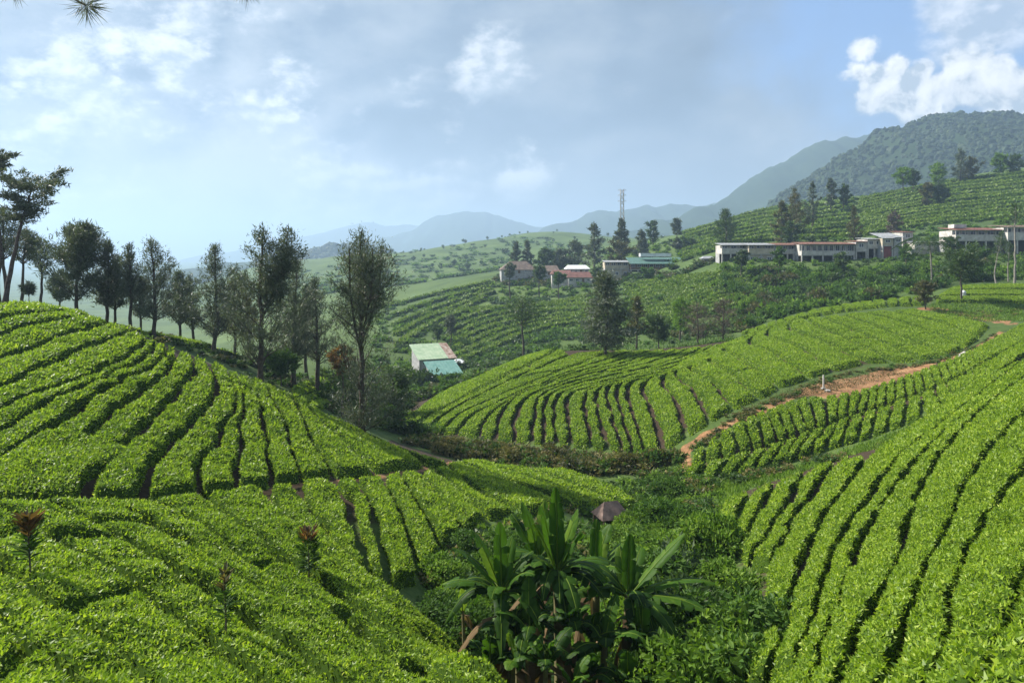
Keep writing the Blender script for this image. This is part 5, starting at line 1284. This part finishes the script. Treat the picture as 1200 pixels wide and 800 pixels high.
for k in range(16):
    px = 474 + 4.2 * k; x, y = at(px, 121 + random.uniform(-1.5, 1.5) - 0.10 * k)
    shrub(x, y, random.uniform(1.3, 2.1) if px < 500 else random.uniform(0.7, 1.1), random.choice(['shrub_leaf', 'tree_leaf', 'bright_leaf']), 'bush against the front walls of the green roofed valley houses', 'bushes before the valley houses', zs=1.15)

# hut in the gully
x, y = at(716, 36); gz = ground(x, y)
o = thing('hut', 'small hut with weathered brown hipped roof on posts in the gully', 'hut', (x, y, gz), 0.3)
z0, z1 = zrow(603, 36) - gz, zrow(585, 36) - gz
hip_roof(o, -0.80, 0.80, -0.7, 0.7, z0, z1 - 0.08, 0.42, 'hut_roof')
for sx in (-0.65, 0.65):
    for sy in (-0.6, 0.6): part(o, 'post', 'timber', lambda a: a.box(sx - .05, sx + .05, sy - .05, sy + .05, -0.3, z0 - 0.002))
part(o, 'wall', 'grey_wall', lambda a: (a.box(-.6, .6, .5, .56, -0.3, z0 - .05), a.box(-.6, -.55, -.5, .5, -0.3, z0 - .3)))

# post and pale stones by the track
x, y = cast(965, 449, 50); gz = ground(x, y)
o = thing('marker_post', 'white concrete marker post beside the orange dirt track', 'post', (x, y, gz))
part(o, 'shaft', 'white_wall', lambda a: a.tube([(0, 0, -0.2), (0, 0, 1.2), (0, 0, 1.26)], [0.085, 0.075, 0.04], 8))
part(o, 'foot', 'concrete', lambda a: a.box(-.16, .16, -.16, .16, -0.2, 0.12))
for k, (a_, b_, s_) in enumerate(((1128, 411, .28), (1132, 409.5, .34), (1124, 413, .22), (970, 452, .2))):
    x, y = cast(a_, b_, 60); ac = Acc(); V, T = ICO2; ac.add(V * (s_ * np.array([1.3, 0.9, .7])) * (1 + .18 * rng.normal(size=(len(V), 1))), None, T)
    tag(link('stone', ac.mesh('stone', ['white_wall']), None, (x, y, ground(x, y) + s_ * .3)), 'pale stone lying beside the dirt track', 'stone', 'pale stones beside the track')
# round white lamp-like tank under the round tree
x, y = cast(1129, 344, 104); ac = Acc(); V, T = ICO2; ac.add(V * .42, None, T, smooth=True)
ac.box(-.3, .3, -.3, .3, -.75, -.3)
tag(link('water_drum', ac.mesh('water_drum', ['white_sheet']), None, (x, y, ground(x, y) + .7)), 'small white rounded drum under the round spreading tree', 'drum')

# lattice pylon
x, y = at(729, 420); gz = ground(x, y)
o = thing('lattice_pylon', 'tall steel lattice pylon on the ridge', 'pylon', (x, y, gz))
H = zrow(222, 420) - gz
ac = Acc()
def hw(z): return 2.6 - 1.7 * min(1, z / (H * 0.55)) if z < H * 0.55 else 0.9
for sx in (-1, 1):
    for sy in (-1, 1):
        zs = np.linspace(0, H, 9); ac.tube([(sx * hw(z), sy * hw(z), z) for z in zs], [0.16] * 9, 4)
link('mast_leg_frame', ac.mesh('frame', ['steel']), o)
ac = Acc(); zs = np.linspace(0, H, 12)
for a, b in zip(zs[:-1], zs[1:]):
    for (p, q) in (((-1, -1), (1, -1)), ((1, -1), (1, 1)), ((1, 1), (-1, 1)), ((-1, 1), (-1, -1))):
        for (u, v) in ((a, b), (b, a)):
            ac.tube([(p[0] * hw(u), p[1] * hw(u), u), (q[0] * hw(v), q[1] * hw(v), v)], [0.08, 0.08], 4)
link('bracing', ac.mesh('bracing', ['steel']), o)
for f in (0.80, 0.90, 0.985):
    ac = Acc(); z = H * f
    for s in (-1, 1):
        ac.tube([(0, 0, z), (s * 2.6, 0, z)], [0.14, 0.08], 4); ac.tube([(s * 0.9, 0, z + 0.9), (s * 2.6, 0, z)], [0.08, 0.06], 4)
    link('cross_arm', ac.mesh('cross_arm', ['steel']), o)

# ------------------------------------------------------------------ banana plants
def banana_leaf(base, az, el, L, Wd, droop, seed, tear=0.5, tint=0.5, twist=0.0):
    r = np.random.default_rng(seed); a = Acc()
    n = 22; q = np.linspace(0, 1, n)
    hor = L * (q * math.cos(el)); ver = L * (q * math.sin(el)) - droop * L * q ** 2.2
    d = np.array([math.cos(az), math.sin(az), 0]); side = np.array([-d[1], d[0], 0])
    C = np.array(base) + d * hor[:, None] + np.array([0, 0, 1.0]) * ver[:, None] + side * (twist * L * q ** 2)[:, None]
    tang = np.gradient(C, axis=0); tang /= np.linalg.norm(tang, axis=1)[:, None]
    sd = np.cross(tang, np.array([0, 0, 1.0])); bad = np.linalg.norm(sd, axis=1) < 0.15; sd[bad] = side
    sd /= np.linalg.norm(sd, axis=1)[:, None]
    up = np.cross(sd, tang)
    a.tube(C, Wd * 0.055 * (1 - 0.85 * q) + 0.004, 4, tint=0.95)
    wprof = Wd * 0.5 * np.clip((q - 0.10) / 0.14, 0, 1) ** 0.6 * np.clip((1.02 - q) / 0.35, 0, 1) ** 0.6
    for sg in (-1, 1):
        k = 1
        while k < n - 1:
            m_ = r.integers(2, 7) if r.random() < tear else r.integers(7, 14)
            k2 = min(n - 1, k + m_); ii = np.arange(k, k2 + 1)
            fold = r.uniform(0.10, 0.45); dr = r.uniform(-0.1, 0.25) + (0.45 if (k2 - k) < 4 and tear > 0.3 else 0)
            rows = []
            for f in (0, 0.35, 0.7, 1.0):
                sh = tang[ii] * (wprof[ii] * f * 0.25)[:, None]
                p = C[ii] + sg * sd[ii] * (wprof[ii] * f)[:, None] + up[ii] * (wprof[ii] * (fold * f - (fold + dr) * f * f * 1.1))[:, None] + sh + r.normal(0, 0.008, (len(ii), 3)) * f
                rows.append(p)
            rows = np.array(rows)                      # 4 x m x 3
            # narrow the outer ends so that a torn blade shows a gap
            cen = rows[:, :, :].mean(1, keepdims=True)
            shrink = np.array([1, 0.99, 0.95, 0.88])[:, None, None]
            rows = cen + (rows - cen) * shrink
            mm = len(ii); i = np.arange(3)[:, None] * mm; j = np.arange(mm - 1)[None, :]
            Q = np.stack([i + j, i + j + 1, i + mm + j + 1, i + mm + j], -1).reshape(-1, 4)
            a.add(rows.reshape(-1, 3), Q, tint=np.clip(tint + 0.12 * r.normal() + 0.06 * r.normal(size=rows.shape[0] * mm), 0, 1), smooth=True)
            k = k2
    return a.mesh('leaf', ['banana_leaf'])
def banana(px, Y, crown_py, leaves, label, rad=0.13, seed=0, dead=5):
    x, y = at(px, Y); gz = ground(x, y); hc = zrow(crown_py, Y) - gz
    o = thing('banana_plant', label, 'banana plant', (x, y, gz), 0, 'banana plants in the gully')
    a = Acc(); s = np.linspace(0, 1, 9)
    r = np.random.default_rng(seed)
    a.tube(np.stack([0.05 * np.sin(s * 3 + seed) * hc * 0.3, 0 * s, -0.3 + (hc + 0.3) * s], 1), rad * (1.25 - 0.65 * s), 8); link('pseudostem', a.mesh('pseudostem', ['stem']), o)
    top_ = (0.05 * math.sin(3 + seed) * hc * 0.3, 0, hc - 0.12)
    for k, (az, el, L, Wd, dr, tn, te) in enumerate(leaves):
        L *= 0.90; Wd *= 0.86; dr *= 0.85; te = min(1, te + .25); el = el + (90 - el) * 0.17
        link('leaf', banana_leaf(top_, math.radians(az), math.radians(el), L, Wd, dr, seed * 50 + k, te, tn, r.normal(0, 0.05)), o)
    for k in range(dead // 2):
        lf = banana_leaf((top_[0], 0, hc * r.uniform(0.7, 0.95)), r.uniform(0, 6.28), -0.1, r.uniform(1.2, 1.9), .26, 1.5, seed * 70 + k, 1.0, r.random())
        lf.materials.clear(); lf.materials.append(MATS['dead_leaf']); link('dead_leaf', lf, o)
    for k in range(dead):                               # dry hanging sheaths
        az = r.uniform(0, 6.28); a = Acc(); n = 6; q = np.linspace(0, 1, n); z0 = hc * r.uniform(0.55, 0.9); L = hc * r.uniform(0.25, 0.5)
        c = np.stack([math.cos(az) * (rad + 0.22 * np.sin(q * 2.4)), math.sin(az) * (rad + 0.22 * np.sin(q * 2.4)), z0 - L * q], 1)
        sdv = np.array([-math.sin(az), math.cos(az), 0]) * 0.08
        V = np.concatenate([c - sdv * (1 - 0.6 * q)[:, None], c + sdv * (1 - 0.6 * q)[:, None]])
        a.add(V, [(i, i + 1, n + i + 1, n + i) for i in range(n - 1)], tint=r.random()); link('dry_sheath', a.mesh('dry_sheath', ['dead_leaf']), o)
    return o
def ring(n, el0, el1, L0, L1, dr0, dr1, seed, te=.7):
    r = np.random.default_rng(seed)
    return [(r.uniform(0, 360) if k else 270, r.uniform(el0, el1) + 14, r.uniform(L0, L1) * .85, r.uniform(.34, .44), r.uniform(dr0, dr1), r.uniform(.0, .35), te) for k in range(n)]
# azimuth: 0 = right, 90 = away, 180 = left, 270 = towards the eye
banana(655, 16.5, 668, [*ring(7, -5, 30, 1.8, 2.4, .9, 1.3, 31, .9), (80, 86, 2.35, .42, .05, .35, .1), (150, 74, 2.0, .44, .12, .55, .2), (200, 66, 2.0, .42, .25, .8, .2), (20, 70, 2.1, .42, .2, .6, .2), (-30, 62, 2.2, .44, .25, .45, .3),
        (100, 55, 2.2, .45, .4, .4, .5), (235, 45, 1.9, .45, .55, .45, .5), (330, 38, 2.1, .46, .75, .35, .6), (180, 40, 2.2, .45, .6, .4, .6), (10, 25, 2.2, .46, .7, .4, .7), (285, 20, 1.9, .45, .8, .3, .6), (140, 20, 2.0, .45, .7, .3, .7),
        *ring(6, 5, 40, 1.7, 2.3, .7, 1.0, 11)],
       'tallest banana plant with upright glossy central leaves', .15, 1, 7)
banana(590, 16.0, 690, [*ring(6, -5, 30, 1.7, 2.3, .9, 1.3, 32, .9), (110, 82, 1.9, .40, .08, .4, .2), (150, 62, 2.1, .42, .25, .55, .3), (175, 48, 2.2, .44, .35, .35, .5), (60, 70, 1.7, .40, .2, .5, .3), (200, 30, 2.0, .44, .5, .4, .7),
        (165, 15, 1.8, .42, .5, .45, .8), (260, 40, 1.7, .42, .6, .5, .5), (330, 50, 1.8, .42, .5, .4, .5), (20, 55, 1.8, .42, .4, .45, .5), *ring(5, 5, 40, 1.6, 2.1, .7, 1.0, 12)],
       'banana plant with torn arching leaves leaning towards the tea rows', .13, 2, 5)
banana(632, 17.5, 655, [(120, 70, 2.0, .42, .2, .5, .2), (160, 58, 2.0, .42, .35, .45, .4), (60, 75, 1.9, .40, .15, .6, .2), (250, 45, 1.7, .42, .6, .35, .5), (200, 40, 1.9, .42, .5, .4, .5), (20, 45, 1.9, .42, .5, .4, .5), *ring(4, 5, 40, 1.6, 2.1, .6, 1.0, 15)],
       'banana plant half hidden behind the tallest one', .13, 3, 4)
banana(735, 16.8, 695, [*ring(6, -5, 30, 1.7, 2.3, .9, 1.3, 33, .9), (85, 84, 1.75, .40, .05, .3, .1), (10, 42, 2.5, .46, .15, .55, .1), (-5, 20, 2.6, .46, .35, .5, .7), (-25, 8, 2.4, .46, .45, .5, .8), (60, 50, 2.0, .44, .4, .4, .4), (150, 45, 2.0, .44, .55, .4, .6),
        (190, 25, 2.1, .44, .6, .45, .7), (300, 15, 2.0, .44, .7, .3, .6), (110, 60, 1.7, .42, .3, .7, .2), *ring(5, 0, 35, 1.7, 2.2, .7, 1.0, 13)],
       'banana plant with long ragged leaves stretching over the dark shrubs', .14, 4, 5)
banana(697, 18.5, 668, [(100, 80, 1.7, .40, .1, .4, .2), (60, 62, 1.9, .42, .3, .6, .3), (10, 50, 1.8, .42, .4, .4, .5), (200, 55, 1.8, .42, .4, .4, .4), (300, 40, 1.8, .42, .6, .4, .5), *ring(4, 5, 40, 1.6, 2.1, .6, 1.0, 14)],
       'banana plant standing between the tallest one and the ragged one', .12, 5, 3)
banana(606, 14.6, 772, [(200, 75, 1.0, .34, .2, .8, .1), (330, 60, 1.1, .36, .4, .7, .2), (60, 70, 1.0, .34, .3, .6, .2), (250, 40, 1.0, .34, .6, .6, .3)], 'young banana plant with small bright leaves under the tall stems', .07, 6, 2)
banana(543, 17.2, 715, [(120, 84, .75, .24, .05, 1.0, .0), (220, 60, .6, .2, .5, .8, .1)], 'thin banana sucker with one rolled yellow green leaf', .05, 7, 2)
banana(672, 14.2, 800, [(220, 65, 1.1, .36, .4, .5, .1), (300, 55, 1.2, .38, .5, .5, .3), (40, 60, 1.1, .36, .4, .6, .2)], 'small banana plant in the shade of the tallest one', .08, 8, 2)

banana(622, 15.2, 735, [(100, 70, 1.6, .40, .3, .35, .3), (200, 50, 1.6, .42, .5, .4, .5), *ring(5, 10, 50, 1.4, 1.8, .6, 1.0, 16)], 'shorter banana plant in front of the torn leaning one', .11, 9, 4)
banana(708, 15.4, 752, [(60, 65, 1.6, .40, .3, .35, .3), (330, 45, 1.7, .42, .6, .35, .5), *ring(5, 10, 50, 1.4, 1.8, .6, 1.0, 17)], 'shorter banana plant in front of the ragged one', .11, 10, 4)

for (px, Y, cp, lb, sd) in ((604, 15.4, 742, 'medium banana plant before the torn leaning one', 41), (664, 15.3, 735, 'medium banana plant covering the stem of the tallest one', 42),
                            (692, 15.7, 745, 'medium banana plant left of the shorter ragged front plant', 43), (752, 15.6, 745, 'medium banana plant touching the dark shrubs', 44)):
    banana(px, Y, cp, ring(12, 5, 75, 1.3, 1.9, .4, 1.0, sd, .6), lb, .09, sd, 3)
for (px, Y, cp, lb, sd) in ((575, 15.2, 775, 'low banana sucker at the edge of the near tea hedge', 21), (640, 14.4, 775, 'low banana sucker right below the tallest plant', 22), (690, 14.8, 790, 'low banana sucker by the small shaded plant', 23),
                            (760, 15.6, 768, 'low banana sucker among the dark shrubs', 24), (735, 14.6, 800, 'banana sucker in front of the shorter ragged plant', 25)):
    banana(px, Y, cp, ring(10, 15, 75, 1.2, 1.7, .3, .9, sd, .5), lb, .07, sd, 2)

# ------------------------------------------------------------------ saplings with red shoots standing out of the hedges
def sapling(px, py, top_py, label, redness, width_px, seed, ymin=5.0, cyl=False):
    x, y = cast(px, py, ymin); gz = ground(x, y); H = zrow(top_py, y) - gz; R_ = width_px / F * y
    o = thing('sapling', label, 'sapling', (x, y, gz), 0, 'saplings above the hedges')
    r = np.random.default_rng(seed)
    a = Acc(); s = np.linspace(0, 1, 7); a.tube(np.stack([0.02 * np.sin(s * 4), 0.02 * np.sin(s * 3), -0.1 + (H * 0.93 + .1) * s], 1), 0.018 * (1 - .7 * s) + 0.003, 6); link('stem', a.mesh('stem', ['bark']), o)
    n = 90 if not cyl else 420
    f = r.uniform(0.50 if not cyl else 0.35, 1, n); az = r.uniform(0, 6.28, n)
    P = np.stack([0 * f, 0 * f, H * 0.93 * f], 1)
    if cyl: P[:, :2] = np.stack([np.cos(az), np.sin(az)], 1) * (R_ * 0.6 * r.random(n))[:, None]
    up = 0.35 + 1.3 * (f - 0.5) * 1.4
    D = np.stack([np.cos(az), np.sin(az), up], 1)
    L = (R_ * 1.1 if not cyl else R_ * 0.7) * r.uniform(0.7, 1.2, n)
    hi = f > (0.78 if not cyl else 0.85)
    for nm, sel, m_ in (('foliage', ~hi, 'shrub_leaf'), ('shoot', hi, redness)):
        b = Acc(); k = sel.sum(); b.leaves(P[sel], D[sel], np.stack([0 * f, 0 * f, 1 + 0 * f], 1)[sel] + .3 * r.normal(size=(k, 3)), L[sel], L[sel] * 0.3, 0, r.random(k))
        link(nm, b.mesh(nm, [m_]), o)
sapling(33, 668, 603, 'sapling with a fan of rust red shoots above the near hedge', 'rust_leaf', 20, 1)
sapling(263, 742, 660, 'sapling with upright brownish leaves in the near hedge', 'olive_leaf', 13, 2)
sapling(361, 668, 618, 'dark bushy upright sapling with orange brown tip', 'rust_leaf', 14, 3, cyl=True)

# ------------------------------------------------------------------ pine beside the viewpoint, its lowest twigs hang into view
px_, py_ = -7.2, 4.6
gz = ground(px_, py_)
o = thing('pine_tree', 'overhanging long needled pine twigs above the viewpoint', 'pine tree', (px_, py_, gz))
wd = Acc(); nd = Acc()
Ht = 7.5 - gz
s = np.linspace(0, 1, 8); wd.tube(np.stack([0.1 * np.sin(s * 3), 0 * s, -.3 + (Ht + .3) * s], 1), 0.20 * (1 - .8 * s) + .02, 8)
tips = [((-2.42, 4.0, 1.47), 130), ((-2.98, 4.2, 1.66), 110), ((-1.52, 4.0, 1.585), 110)]
r = np.random.default_rng(3)
loc = np.array([px_, py_, gz])
for (tp, n) in tips:
    tp = np.array(tp) - loc; st = np.array([0, 0, tp[2] + 0.9]); q = np.linspace(0, 1, 10)[:, None]
    c = st + (tp - st) * q + np.array([0, 0, 1]) * 0.55 * np.sin(q * math.pi) ** 1.0
    wd.tube(c, np.linspace(.045, .006, 10), 5)
    D = rand_unit(n) + np.array([0.25, 0, -0.35]); L = r.uniform(.09, .15, n)
    nd.leaves(np.tile(tp, (n, 1)) + r.normal(0, .012, (n, 3)), D, rand_unit(n), L, np.full(n, .0045), 0, r.random(n))
for k in range(30):
    az = r.uniform(1.4, 5.2); z0 = Ht * r.uniform(.55, 1); Lb = 1.6 * (1.2 - z0 / Ht) + .4
    d = np.array([math.cos(az), math.sin(az), .3]); c = np.array([0, 0, z0]) + d * Lb * np.linspace(0, 1, 5)[:, None]
    wd.tube(c, np.linspace(.03, .005, 5), 4)
    for f in np.linspace(.3, 1, 4):
        n = 50; nd.leaves(np.tile(np.array([0, 0, z0]) + d * Lb * f, (n, 1)), rand_unit(n) + d, rand_unit(n), r.uniform(.1, .18, n), np.full(n, .008), 0, r.random(n))
link('trunk', wd.mesh('trunk', ['bark']), o); link('needles', nd.mesh('needles', ['pine_leaf']), o)
